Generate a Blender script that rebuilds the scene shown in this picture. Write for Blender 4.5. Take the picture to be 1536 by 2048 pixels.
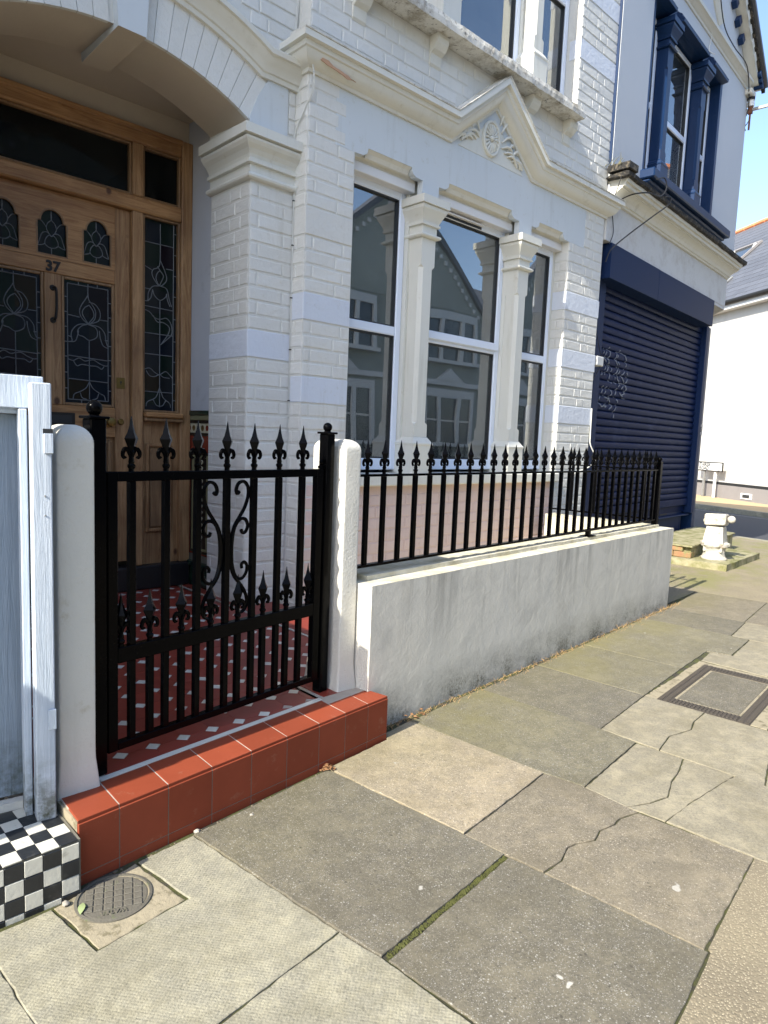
import bpy, math, random
from mathutils import Vector, Matrix
random.seed(7)
R = math.radians
for o in list(bpy.data.objects): bpy.data.objects.remove(o)
scene = bpy.context.scene
C = scene.collection

# ------------------------------------------------------------------ camera
cam_d = bpy.data.cameras.new("camera"); cam = bpy.data.objects.new("camera", cam_d); C.objects.link(cam)
F = 1361.0
yaw, pit, roll = .811, math.atan(147/F), .0406
fwd = Vector((math.cos(yaw)*math.cos(pit), math.sin(yaw)*math.cos(pit), -math.sin(pit)))
r0 = fwd.cross(Vector((0,0,1))).normalized(); u0 = r0.cross(fwd)
right = r0*math.cos(roll)+u0*math.sin(roll); up = u0*math.cos(roll)-r0*math.sin(roll)
m = Matrix((right, up, -fwd)).transposed().to_4x4(); m.translation = Vector((0,0,1.2))
cam.matrix_world = m
cam_d.sensor_fit = 'VERTICAL'; cam_d.sensor_height = 24; cam_d.sensor_width = 18
cam_d.lens = F/2048*24; cam_d.clip_start = .05; cam_d.clip_end = 600
scene.camera = cam
scene.render.resolution_x = 768; scene.render.resolution_y = 1024

# ------------------------------------------------------------------ light
SUN_EL = R(37.5)
LD = Vector((1, .100, 0)).normalized()*math.cos(SUN_EL) - Vector((0,0,math.sin(SUN_EL)))   # light travels this way
to_sun = -LD
w = bpy.data.worlds.new("World"); scene.world = w; w.use_nodes = True
nt = w.node_tree; bg = nt.nodes["Background"]
sky = nt.nodes.new("ShaderNodeTexSky"); sky.sky_type = 'NISHITA'; sky.sun_disc = False
sky.sun_elevation = SUN_EL; sky.sun_rotation = math.atan2(to_sun.x, to_sun.y)
sky.air_density = .9; sky.dust_density = 1.2; sky.ozone_density = 1.4
nt.links.new(sky.outputs[0], bg.inputs[0]); bg.inputs[1].default_value = .15
sd = bpy.data.lights.new("sun", 'SUN'); sd.energy = 3.7; sd.angle = R(.5); sd.color = (1, .94, .81)
sun = bpy.data.objects.new("sun", sd); C.objects.link(sun)
sun.rotation_euler = LD.to_track_quat('-Z', 'Y').to_euler(); sun.location = (-5, -2, 12)
scene.view_settings.view_transform = 'Standard'; scene.view_settings.look = 'None'
scene.view_settings.exposure = 1.42; scene.view_settings.gamma = 1
scene.view_settings.use_curve_mapping = False

# ------------------------------------------------------------------ materials
def lin(c):
    return tuple((v/12.92 if v <= .04045 else ((v+.055)/1.055)**2.4) for v in c)
def rgb(r, g, b): return lin((r/255, g/255, b/255))
class NT:
    def __init__(s, name):
        s.m = bpy.data.materials.new(name); s.m.use_nodes = True; s.t = s.m.node_tree
        s.b = s.t.nodes["Principled BSDF"]; s.out = s.t.nodes["Material Output"]
    def n(s, typ, **k):
        o = s.t.nodes.new(typ)
        for a, v in k.items():
            if a.startswith('i_'): o.inputs[a[2:].replace('_', ' ')].default_value = v
            else: setattr(o, a, v)
        return o
    def l(s, a, b): s.t.links.new(a, b)
    def pos(s):
        if not hasattr(s, 'p'): s.p = s.n('ShaderNodeNewGeometry').outputs['Position']
        return s.p
    def noise(s, scale, detail=4, rough=.6, vec=None, stretch=None, dist=0):
        t = s.n('ShaderNodeTexNoise'); t.inputs['Scale'].default_value = scale
        t.inputs['Detail'].default_value = detail; t.inputs['Roughness'].default_value = rough
        t.inputs['Distortion'].default_value = dist
        v = vec or s.pos()
        if stretch:
            mp = s.n('ShaderNodeMapping'); mp.inputs['Scale'].default_value = stretch; s.l(v, mp.inputs[0]); v = mp.outputs[0]
        s.l(v, t.inputs['Vector']); return t.outputs['Fac']
    def voro(s, scale, feature='F1', stretch=None):
        t = s.n('ShaderNodeTexVoronoi', feature=feature); t.inputs['Scale'].default_value = scale
        v = s.pos()
        if stretch:
            mp = s.n('ShaderNodeMapping'); mp.inputs['Scale'].default_value = stretch; s.l(v, mp.inputs[0]); v = mp.outputs[0]
        s.l(v, t.inputs['Vector']); return t
    def ramp(s, fac, a, b, inv=False):
        r = s.n('ShaderNodeMapRange'); r.inputs['From Min'].default_value = a; r.inputs['From Max'].default_value = b
        if inv: r.inputs['To Min'].default_value = 1; r.inputs['To Max'].default_value = 0
        s.l(fac, r.inputs['Value']); return r.outputs[0]
    def mix(s, fac, a, b):
        x = s.n('ShaderNodeMix', data_type='RGBA')
        for sock, v in ((x.inputs['Factor'], fac), (x.inputs[6], a), (x.inputs[7], b)):
            if hasattr(v, 'is_linked') or hasattr(v, 'links'): s.l(v, sock)
            elif isinstance(v, (int, float)): sock.default_value = v
            else: sock.default_value = (*v[:3], 1)
        return x.outputs[2]
    def math(s, op, a, b=None):
        x = s.n('ShaderNodeMath', operation=op)
        for i, v in enumerate((a, b)):
            if v is None: continue
            if isinstance(v, (int, float)): x.inputs[i].default_value = v
            else: s.l(v, x.inputs[i])
        return x.outputs[0]
    def bump(s, h, strength, dist=.01):
        x = s.n('ShaderNodeBump'); x.inputs['Strength'].default_value = strength; x.inputs['Distance'].default_value = dist
        s.l(h, x.inputs['Height'])
        if hasattr(s, 'nrm'): s.l(s.nrm, x.inputs['Normal'])
        s.nrm = x.outputs[0]; s.l(s.nrm, s.b.inputs['Normal'])
    def col(s, c):
        if hasattr(c, 'links'): s.l(c, s.b.inputs['Base Color'])
        else: s.b.inputs['Base Color'].default_value = (*c[:3], 1)
    def rough(s, v): s.b.inputs['Roughness'].default_value = v
    def objrand(s, c, amt):
        oi = s.n('ShaderNodeObjectInfo'); hsv = s.n('ShaderNodeHueSaturation')
        mr = s.n('ShaderNodeMapRange'); mr.inputs['To Min'].default_value = 1-amt; mr.inputs['To Max'].default_value = 1+amt
        s.l(oi.outputs['Random'], mr.inputs['Value']); s.l(mr.outputs[0], hsv.inputs['Value'])
        if hasattr(c, 'links'): s.l(c, hsv.inputs['Color'])
        else: hsv.inputs['Color'].default_value = (*c[:3], 1)
        return hsv.outputs[0]
    def sep(s):
        x = s.n('ShaderNodeSeparateXYZ'); s.l(s.pos(), x.inputs[0]); return x.outputs

def simple(name, c, rough=.5, var=.0, scale=6, bump=0, bscale=60, metal=0, coat=0, rnd=0, dirt=None, spec=None, bdist=.004):
    k = NT(name); c2 = tuple(v*(1-var) for v in c); cc = c
    if var: cc = k.mix(k.noise(scale, 5), c2, tuple(min(1, v*(1+var*.5)) for v in c))
    if dirt:   # (colour, scale, lo, hi)
        cc = k.mix(k.ramp(k.noise(dirt[1], 6, .7), dirt[2], dirt[3]), cc, dirt[0])
    if rnd: cc = k.objrand(cc, rnd)
    k.col(cc); k.rough(rough)
    k.b.inputs['Metallic'].default_value = metal
    if coat: k.b.inputs['Coat Weight'].default_value = coat; k.b.inputs['Coat Roughness'].default_value = .12
    if spec is not None: k.b.inputs['Specular IOR Level'].default_value = spec
    if bump: k.bump(k.noise(bscale, 4, .65), bump, bdist)
    return k.m

def painted(name, c, bump=.6, warm=None, rnd=.03, bs=26):
    k = NT(name)
    c2 = tuple(v*.9 for v in c)
    cc = k.mix(k.noise(1.7, 5), c2, c)
    cc = k.mix(k.ramp(k.noise(14, 6, .75), .60, .74), cc, tuple(v*q for v, q in zip(c, (.80, .77, .70))))
    st = k.math('MULTIPLY', k.ramp(k.noise(1, 6, .7, stretch=(13, 13, 1.1)), .54, .72), k.ramp(k.noise(1.3, 3), .40, .62))
    cc = k.mix(k.math('MULTIPLY', st, .55), cc, tuple(v*q for v, q in zip(c, (.62, .60, .54))))
    cc = k.mix(k.ramp(k.noise(46, 5, .8), .70, .74), cc, tuple(v*q for v, q in zip(c, (.55, .50, .42))))
    if rnd: cc = k.objrand(cc, rnd)
    k.col(cc); k.rough(.62)
    k.bump(k.noise(bs, 5, .6), bump, .006); k.bump(k.noise(190, 3, .6), bump*.7, .0015)
    return k.m

CREAM = (.69, .685, .645)
M = {}
M['brick'] = painted('painted_brick', CREAM, .9)
M['mortar'] = painted('painted_mortar', (.655, .65, .605), .9, rnd=0)
M['pinkbrick'] = painted('pinkish_brick', (.68, .53, .48), .7)  # pinker tone for the bricks and joints below the sill
M['pinkmortar'] = painted('pinkish_mortar', (.66, .50, .44), .7, rnd=0)
M['orangebrick'] = painted('flaked_orange_brick', (.60, .36, .22), .8, rnd=.1)
M['stripe'] = painted('bluish_white_paint', (.645, .685, .755), .8, rnd=.02)
M['greycream'] = painted('smooth_cream_paint', (.68, .67, .60), .12, rnd=0, bs=9)
M['stucco'] = painted('pale_blue_stucco', (.60, .64, .66), .16, rnd=0, bs=8)
M['column'] = painted('cream_stone_paint', (.69, .685, .62), .12, rnd=0, bs=9)
k = NT('weathered_sill_paint')
c = k.mix(k.ramp(k.noise(9, 8, .75), .45, .62), (.66, .65, .60), (.36, .33, .27))
c = k.mix(k.ramp(k.noise(34, 6, .7), .58, .66), c, (.16, .15, .13)); k.col(c); k.rough(.8); k.bump(k.noise(40, 6, .7), .9, .006); M['sill'] = k.m
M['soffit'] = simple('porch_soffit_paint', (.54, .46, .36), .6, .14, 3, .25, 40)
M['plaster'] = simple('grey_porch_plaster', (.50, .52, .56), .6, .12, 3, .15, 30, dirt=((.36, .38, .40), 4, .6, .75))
M['upvc'] = simple('white_upvc', (.74, .80, .90), .28, .03, 3)
M['upvc_board'] = simple('white_head_board', (.72, .71, .70), .4, .05, 5)
M['rubber'] = simple('dark_gasket', (.02, .022, .025), .5)
M['black'] = simple('black_gloss_paint', (.0018, .0018, .0022), .16, .2, 20, .10, 50, spec=.06)
M['blackdull'] = simple('black_step_paint', (.010, .010, .011), .45, .3, 20, .1, 40)
M['navy'] = simple('navy_paint', (.006, .026, .082), .40, .2, 5, .12, 40, dirt=((.03, .05, .11), 7, .62, .75), spec=.3)
M['navyshut'] = simple('navy_shutter_paint', (.007, .017, .064), .42, .25, 3, .05, 60, dirt=((.028, .042, .10), 5, .55, .75), rnd=.06, spec=.05)
M['navybox'] = simple('navy_box_panel', (.010, .025, .078), .5, .12, 4, spec=.1)
M['lead'] = simple('lead_came', (.17, .18, .19), .5, .2, 30)
M['brass'] = simple('aged_brass', (.22, .15, .05), .38, .3, 50, metal=.85)
M['iron'] = simple('dark_iron_handle', (.025, .022, .02), .5, .3, 40, metal=.4)
M['cableW'] = simple('white_cable', (.62, .62, .58), .5)
M['cableB'] = simple('black_cable', (.015, .015, .016), .5)
M['white'] = simple('white_gloss_sign', (.66, .66, .64), .5)
M['letter'] = simple('faded_sign_letters', (.035, .035, .035), .6)
M['slate'] = simple('roof_slate', (.105, .11, .125), .55, .18, 5, .2, 60, rnd=.12)
M['ridge'] = simple('terracotta_ridge', (.62, .22, .09), .7, .25, 20, .3, 60, rnd=.1)
M['drygrass'] = simple('dry_grass', (.42, .27, .12), .8, .3, 40)
M['leaf'] = simple('pale_green_leaf', (.30, .36, .17), .5, .15, 60)
M['deadleaf'] = simple('brown_dead_leaf', (.24, .12, .05), .7, .3, 60)
M['grit'] = simple('earthy_grit', (.16, .13, .09), .9, .4, 60, .4, 90)
M['pebble'] = simple('pale_pebble', (.36, .33, .28), .8, .3, 60, .4, 90, rnd=.2)
M['galv'] = simple('galvanised_steel', (.30, .30, .29), .5, .3, 20, metal=.5)
M['rust'] = simple('rusty_iron', (.16, .06, .03), .8, .3, 50)
M['porcelain'] = simple('white_porcelain', (.7, .7, .68), .2)
M['interior'] = simple('dim_room_wall', (.42, .45, .44), .8)
M['curtain'] = simple('grey_curtain', (.34, .36, .37), .8, .2, 12)
M['lampglobe'] = simple('white_paper_globe', (.8, .8, .78), .6)
M['darkfloor'] = simple('dark_room_floor', (.05, .04, .03), .7)
M['dirt'] = None

def stone_wall(name, base, dirt, streaks=True, z0=0, z1=.6):
    k = NT(name); c = k.mix(k.noise(2.2, 6), tuple(v*.88 for v in base), base)
    S = k.sep()
    low = k.ramp(S[2], .02, .20, True)
    nlow = k.math('MULTIPLY', low, k.ramp(k.noise(6, 7, .7), .30, .62))
    spk = k.ramp(k.noise(85, 6, .85), .40, .60)
    nlow = k.math('MULTIPLY', nlow, k.math('ADD', k.math('MULTIPLY', spk, .75), .35))
    c = k.mix(nlow, c, dirt)
    c = k.mix(k.math('MULTIPLY', k.ramp(k.noise(3.2, 7, .75, dist=1.5), .50, .64), .35), c, tuple(v*.62 for v in base))
    c = k.mix(k.ramp(k.noise(60, 5, .8), .68, .72), c, tuple(v*.45 for v in base))
    if streaks:
        st = k.ramp(k.noise(1, 5, .65, stretch=(11, 11, .9)), .50, .68)
        hi = k.ramp(S[2], z1-.42, z1-.02)
        c = k.mix(k.math('MULTIPLY', k.math('MULTIPLY', st, hi), .6), c, tuple(v*.35 for v in base))
    k.col(c); k.rough(.85)
    k.bump(k.noise(16, 5, .6, dist=.8), .45, .006); k.bump(k.noise(120, 4, .7), .4, .002)
    return k.m
M['wall'] = stone_wall('grey_rendered_wall', (.70, .665, .575), (.12, .112, .08), True, 0, .62)
M['post'] = painted('roughcast_post_paint', (.64, .625, .565), .55, rnd=0, bs=120)
k = NT('wall_top_render'); c = k.mix(k.ramp(k.noise(7, 6, .7), .4, .62), (.60, .57, .47), (.44, .40, .28)); k.col(c); k.rough(.9)
k.bump(k.noise(50, 5, .7), .8, .006); M['walltop'] = k.m

# paving materials
def paving(name, base, speck=None, dimple=False, moss=0, fleck=(.30, .29, .26), gap=None):
    k = NT(name); c = k.mix(k.noise(1.9, 7, .65), tuple(v*.78 for v in base), tuple(v*1.12 for v in base))
    c = k.mix(k.ramp(k.noise(110, 4, .8), .42, .66), c, tuple(v*.62 for v in base))
    c = k.mix(k.math('MULTIPLY', k.ramp(k.noise(13, 8, .75), .46, .60), .5), c, tuple(v*f for v, f in zip(base, (1.35, 1.32, 1.22))))
    c = k.mix(k.math('MULTIPLY', k.ramp(k.noise(5.5, 8, .8), .50, .66), .5), c, tuple(v*f for v, f in zip(base, (.58, .56, .46))))
    if speck:
        for sc, lo, colr in ((250, .58, tuple(x*1.05 for x in fleck)), (150, .88, tuple(x*1.25 for x in fleck)), (210, .70, tuple(x*.45 for x in base)), (85, .955, tuple(x*.35 for x in base))):
            v = k.voro(sc); sp = k.n('ShaderNodeSeparateColor'); k.l(v.outputs['Color'], sp.inputs[0])
            mk = k.math('MULTIPLY', k.ramp(sp.outputs[0], lo, lo+.02), k.ramp(v.outputs['Distance'], .25, .40, True))
            c = k.mix(k.math('MULTIPLY', mk, .72), c, colr)
    c = k.mix(k.math('MULTIPLY', k.ramp(k.noise(2.3, 9, .82, dist=.6), .50, .60), .42), c, tuple(v*f for v, f in zip(base, (.66, .64, .56))))
    c = k.mix(k.math('MULTIPLY', k.ramp(k.noise(3.7, 9, .82, dist=.6), .53, .62), .42), c, tuple(v*f for v, f in zip(base, (1.38, 1.36, 1.28))))
    # pale splats
    c = k.mix(k.ramp(k.noise(9, 3, .5), .735, .75), c, (.46, .44, .39))
    c = k.mix(k.math('MULTIPLY', k.ramp(k.noise(4.5, 5, .6), .52, .75), .35), c, tuple(v*.6 for v in base))
    if moss:
        S = k.sep()  # distance from the garden wall line
        d = k.math('SUBTRACT', k.math('SUBTRACT', S[1], k.math('MULTIPLY', S[0], .0758)), 1.817)
        mk = k.math('MULTIPLY', k.ramp(d, -.62, .0), k.ramp(k.noise(3.0, 6, .7), .30, .62))
        c = k.mix(k.math('MULTIPLY', mk, moss), c, (.17, .15, .055))
    c = k.objrand(c, .03)
    k.col(c); k.rough(.9)
    k.bump(k.noise(95, 5, .75), .75, .004)
    k.bump(k.noise(7, 4), .35, .012)
    if dimple:
        mp = k.n('ShaderNodeMapping'); mp.inputs['Rotation'].default_value = (0, 0, .11); k.l(k.pos(), mp.inputs[0])
        sx = k.n('ShaderNodeSeparateXYZ'); k.l(mp.outputs[0], sx.inputs[0])
        a = k.math('SINE', k.math('MULTIPLY', sx.outputs[0], 560)); b = k.math('SINE', k.math('MULTIPLY', sx.outputs[1], 560))
        k.bump(k.math('MULTIPLY', a, b), .16, .0022)
    return k.m
M['pv_light'] = paving('dimpled_concrete_slab', (.285, .268, .205), dimple=True)
M['pv_dark'] = paving('dark_aggregate_slab', (.140, .126, .095), speck=True, moss=.3)
M['pv_pink'] = paving('buff_concrete_slab', (.29, .245, .175), speck=True, moss=.4, fleck=(.42, .37, .30))
M['pv_olive'] = paving('olive_grey_slab', (.165, .15, .105), speck=True, moss=.85)
M['pv_brown'] = paving('brown_aggregate_slab', (.19, .165, .122), speck=True, moss=.5, fleck=(.34, .30, .24))
M['pv_pale'] = paving('pale_buff_slab', (.265, .238, .175), moss=.4)
k = NT('pale_aggregate_asphalt')
v = k.voro(150); c = k.mix(k.ramp(v.outputs['Distance'], .12, .36, True), (.19, .16, .11), (.46, .40, .28))
c = k.mix(k.ramp(k.noise(3, 5), .35, .7), c, k.mix(.5, c, (.33, .28, .18))); S = k.sep(); c = k.mix(k.math('MULTIPLY', k.math('MULTIPLY', k.ramp(S[0], 5.2, 5.6), k.ramp(S[1], 1.9, 2.5)), k.ramp(k.noise(2.6, 7, .75), .42, .58)), c, (.20, .19, .075)); k.col(c); k.rough(.95)
k.bump(v.outputs['Distance'], .6, .003); k.bump(k.noise(90, 5, .75), .8, .006); M['gravel'] = k.m
k = NT('mossy_joint_soil'); c = k.mix(k.ramp(k.noise(14, 5, .7), .40, .58), (.045, .04, .03), (.075, .08, .02))
k.col(c); k.rough(1); k.bump(k.noise(80, 5, .8), 1, .01); M['joint'] = k.m
k = NT('asphalt'); c = k.mix(k.noise(200, 3, .8), (.025, .027, .034), (.06, .063, .075)); k.col(c); k.rough(.85); k.bump(k.noise(160, 4, .8), .7, .004); M['asphalt'] = k.m
k = NT('mossy_concrete'); c = k.mix(k.ramp(k.noise(7, 6, .7), .40, .62), (.34, .31, .20), (.15, .15, .05)); k.col(c); k.rough(.95); k.bump(k.noise(60, 5, .7), .8, .006); M['mossconc'] = k.m
M['cement'] = simple('patched_cement', (.30, .26, .18), .95, .25, 12, .8, 70, dirt=((.15, .13, .08), 22, .52, .62))
M['coverplate'] = simple('water_cover_iron', (.12, .11, .088), .7, .25, 30, .5, 120, dirt=((.10, .12, .05), 20, .6, .7))
M['manhole'] = simple('manhole_iron', (.060, .050, .040), .75, .3, 30, .6, 120)

def tilemat(name, c, rough=.22, rnd=.05, var=.08):
    return simple(name, c, rough, var, 4, .05, 30, rnd=rnd, coat=.25)
M['redtile'] = simple('red_quarry_tile', (.25, .056, .028), .5, .22, 7, .12, 40, rnd=.10, spec=.10, dirt=((.30, .14, .09), 17, .60, .80))
M['redoct'] = simple('red_octagon_tile', (.24, .040, .026), .38, .12, 4, .08, 30, rnd=.12, spec=.3)
M['whitetile'] = tilemat('white_tile', (.66, .64, .58), .3)
M['blacktile'] = simple('black_step_tile', (.018, .020, .023), .35, .3, 12, .25, 60, dirt=((.09, .09, .08), 16, .58, .75))
M['creamtile'] = simple('worn_cream_tile', (.60, .58, .50), .5, .15, 12, .3, 70, dirt=((.34, .32, .26), 22, .60, .75))
M['grout'] = simple('grey_grout', (.16, .15, .12), .9, .3, 30, .5, 90)
M['lgrout'] = simple('pale_grout', (.42, .36, .30), .9, .2, 30, .3, 90)
M['dadored'] = tilemat('oxblood_dado_tile', (.17, .022, .012), .2)
M['dadogreen'] = tilemat('dark_green_dado_tile', (.012, .035, .022), .2)
M['olive'] = tilemat('olive_dado_border', (.20, .20, .11), .25)
M['dadoblack'] = simple('black_dado_panel', (.008, .008, .008), .2)
M['dadocream'] = simple('cream_dado_pattern', (.50, .46, .32), .3, .1, 40)

def wood(name, a, b, dark, vertical=True, rough=.5):
    k = NT(name)
    st = (14, 14, .9) if vertical else (.9, 14, 14)
    g = k.noise(1.0, 9, .78, stretch=tuple(2*v for v in st), dist=1.6)
    c = k.mix(k.ramp(g, .38, .60), a, b)
    g2 = k.noise(2.2, 3, .5)
    c = k.mix(k.math('MULTIPLY', k.ramp(g2, .52, .72), .5), c, dark)
    kn = k.voro(4.2, stretch=(1, 1, .7)); c = k.mix(k.ramp(kn.outputs['Distance'], .045, .085, True), c, dark)
    k.col(c); k.rough(rough); k.bump(g, .35, .003)
    return k.m
M['pine'] = wood('stripped_pine', (.21, .10, .038), (.43, .25, .115), (.075, .028, .010))
M['pineh'] = wood('stripped_pine_rail', (.26, .115, .038), (.45, .245, .10), (.08, .03, .011), False)
M['pinedark'] = wood('old_pine_panel', (.19, .10, .045), (.32, .19, .09), (.06, .028, .012))
k = NT('peeling_white_fence_paint')
g = k.noise(1, 8, .75, stretch=(60, 60, 3.0), dist=.6); c = k.mix(k.ramp(g, .35, .7), (.42, .49, .58), (.56, .62, .70))
S = k.sep(); low = k.math('MULTIPLY', k.ramp(S[2], .16, .36, True), k.ramp(k.noise(20, 6, .7), .35, .6)); c = k.mix(low, c, (.06, .065, .035))
c = k.mix(k.ramp(k.noise(18, 6, .75, stretch=(1, 1, .4)), .68, .74), c, (.22, .18, .13))
k.col(c); k.rough(.55); k.bump(g, .9, .006); M['fence'] = k.m
k = NT('shaded_board_paint')  # darker bluish copy of the fence paint; shade on the boards is painted in
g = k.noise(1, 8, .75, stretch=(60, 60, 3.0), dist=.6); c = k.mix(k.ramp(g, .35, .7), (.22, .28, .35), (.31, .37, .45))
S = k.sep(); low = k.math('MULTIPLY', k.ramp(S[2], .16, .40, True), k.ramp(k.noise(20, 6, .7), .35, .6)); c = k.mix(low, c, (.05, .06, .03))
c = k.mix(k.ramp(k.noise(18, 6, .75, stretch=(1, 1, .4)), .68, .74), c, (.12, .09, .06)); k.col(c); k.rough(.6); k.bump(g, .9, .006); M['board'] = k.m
k = NT('peeling_white_stone'); c = k.mix(k.ramp(k.noise(13, 6, .7), .52, .66), (.50, .48, .42), (.34, .25, .17)); k.col(c); k.rough(.8); k.bump(k.noise(30, 6, .7), 1, .012); M['pedestal'] = k.m
k = NT('stained_white_render'); c = k.mix(k.ramp(k.noise(1, 5, .6, stretch=(1.6, 1.6, .35)), .48, .72), (.47, .465, .44), (.41, .40, .37)); k.col(c); k.rough(.85); k.bump(k.noise(14, 4), .2, .004); M['siderender'] = k.m
k = NT('grey_shop_render'); c = k.mix(k.noise(1.5, 5), (.52, .55, .58), (.60, .61, .62)); k.col(c); k.rough(.75); k.bump(k.noise(10, 4), .2, .006); M['shopwall'] = k.m
k = NT('patchy_fascia_render'); c = k.mix(k.ramp(k.noise(5, 7, .75), .50, .70), (.60, .60, .59), (.48, .46, .43)); k.col(c); k.rough(.85); k.bump(k.noise(12, 6, .7), .7, .012); M['fascia'] = k.m
k = NT('rotten_gutter'); c = k.mix(k.ramp(k.noise(22, 7, .75), .5, .62), (.018, .017, .016), (.13, .11, .08)); k.col(c); k.rough(.85); k.bump(k.noise(30, 6, .75), 1, .012); M['gutter'] = k.m
M['plinthgrey'] = simple('grey_plinth_paint', (.22, .205, .20), .8, .15, 4, .3, 40)
M['blackband'] = simple('black_damp_course', (.01, .01, .01), .7)
M['redbrick'] = simple('old_red_brick', (.33, .17, .09), .9, .3, 14, .6, 60, rnd=.15, dirt=((.20, .19, .08), 8, .45, .6))
M['oppbrick'] = simple('opposite_dark_brick', (.34, .36, .31), .9, .3, 20, rnd=.1)
M['opptrim'] = simple('opposite_white_trim', (.66, .66, .62), .7)
M['oppglass'] = simple('opposite_window_glass', (.05, .06, .07), .1)

def glassmat(name, ior=1.9, tint=(.78, .84, .84), haze=.055):
    k = NT(name); t = k.t
    fr = k.n('ShaderNodeFresnel'); fr.inputs['IOR'].default_value = ior
    tr = k.n('ShaderNodeBsdfTransparent'); tr.inputs[0].default_value = (*tint, 1)
    gl = k.n('ShaderNodeBsdfGlossy'); gl.inputs['Roughness'].default_value = .006; gl.inputs['Color'].default_value = ((.95, .98, 1, 1) if ior > 1.5 else (.35, .35, .36, 1))
    mx = k.n('ShaderNodeMixShader'); k.l(fr.outputs[0], mx.inputs[0]); k.l(tr.outputs[0], mx.inputs[1]); k.l(gl.outputs[0], mx.inputs[2])
    df = k.n('ShaderNodeBsdfDiffuse'); df.inputs[0].default_value = (.55, .60, .58, 1)  # thin diffuse film: glass dirt plus painted haze lifting the dark panes
    m2 = k.n('ShaderNodeMixShader'); k.l(k.math('MULTIPLY', k.ramp(k.noise(1.6, 4), .2, .8), haze*2), m2.inputs[0]); k.l(mx.outputs[0], m2.inputs[1]); k.l(df.outputs[0], m2.inputs[2])
    bm = k.n('ShaderNodeBump'); bm.inputs['Strength'].default_value = .05; bm.inputs['Distance'].default_value = .02; k.l(k.noise(1.8, 1), bm.inputs['Height']); k.l(bm.outputs[0], gl.inputs['Normal'])
    k.l(m2.outputs[0], k.out.inputs['Surface']); t.nodes.remove(k.b); return k.m
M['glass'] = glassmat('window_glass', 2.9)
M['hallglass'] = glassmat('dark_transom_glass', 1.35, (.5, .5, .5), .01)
def stained(name, c):
    k = NT(name); k.col(c); k.rough(.12); k.b.inputs['IOR'].default_value = 1.32; k.bump(k.noise(25, 3), .15, .004); return k.m
STAIN = [stained('stained_glass_%s' % n, c) for n, c in (('smoke', (.012, .014, .016)), ('green', (.006, .013, .010)), ('plum', (.010, .007, .010)), ('amber', (.018, .013, .007)), ('blue', (.006, .009, .015)))]
M['dkglass'] = stained('dark_hall_glass', (.010, .010, .011))

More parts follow.
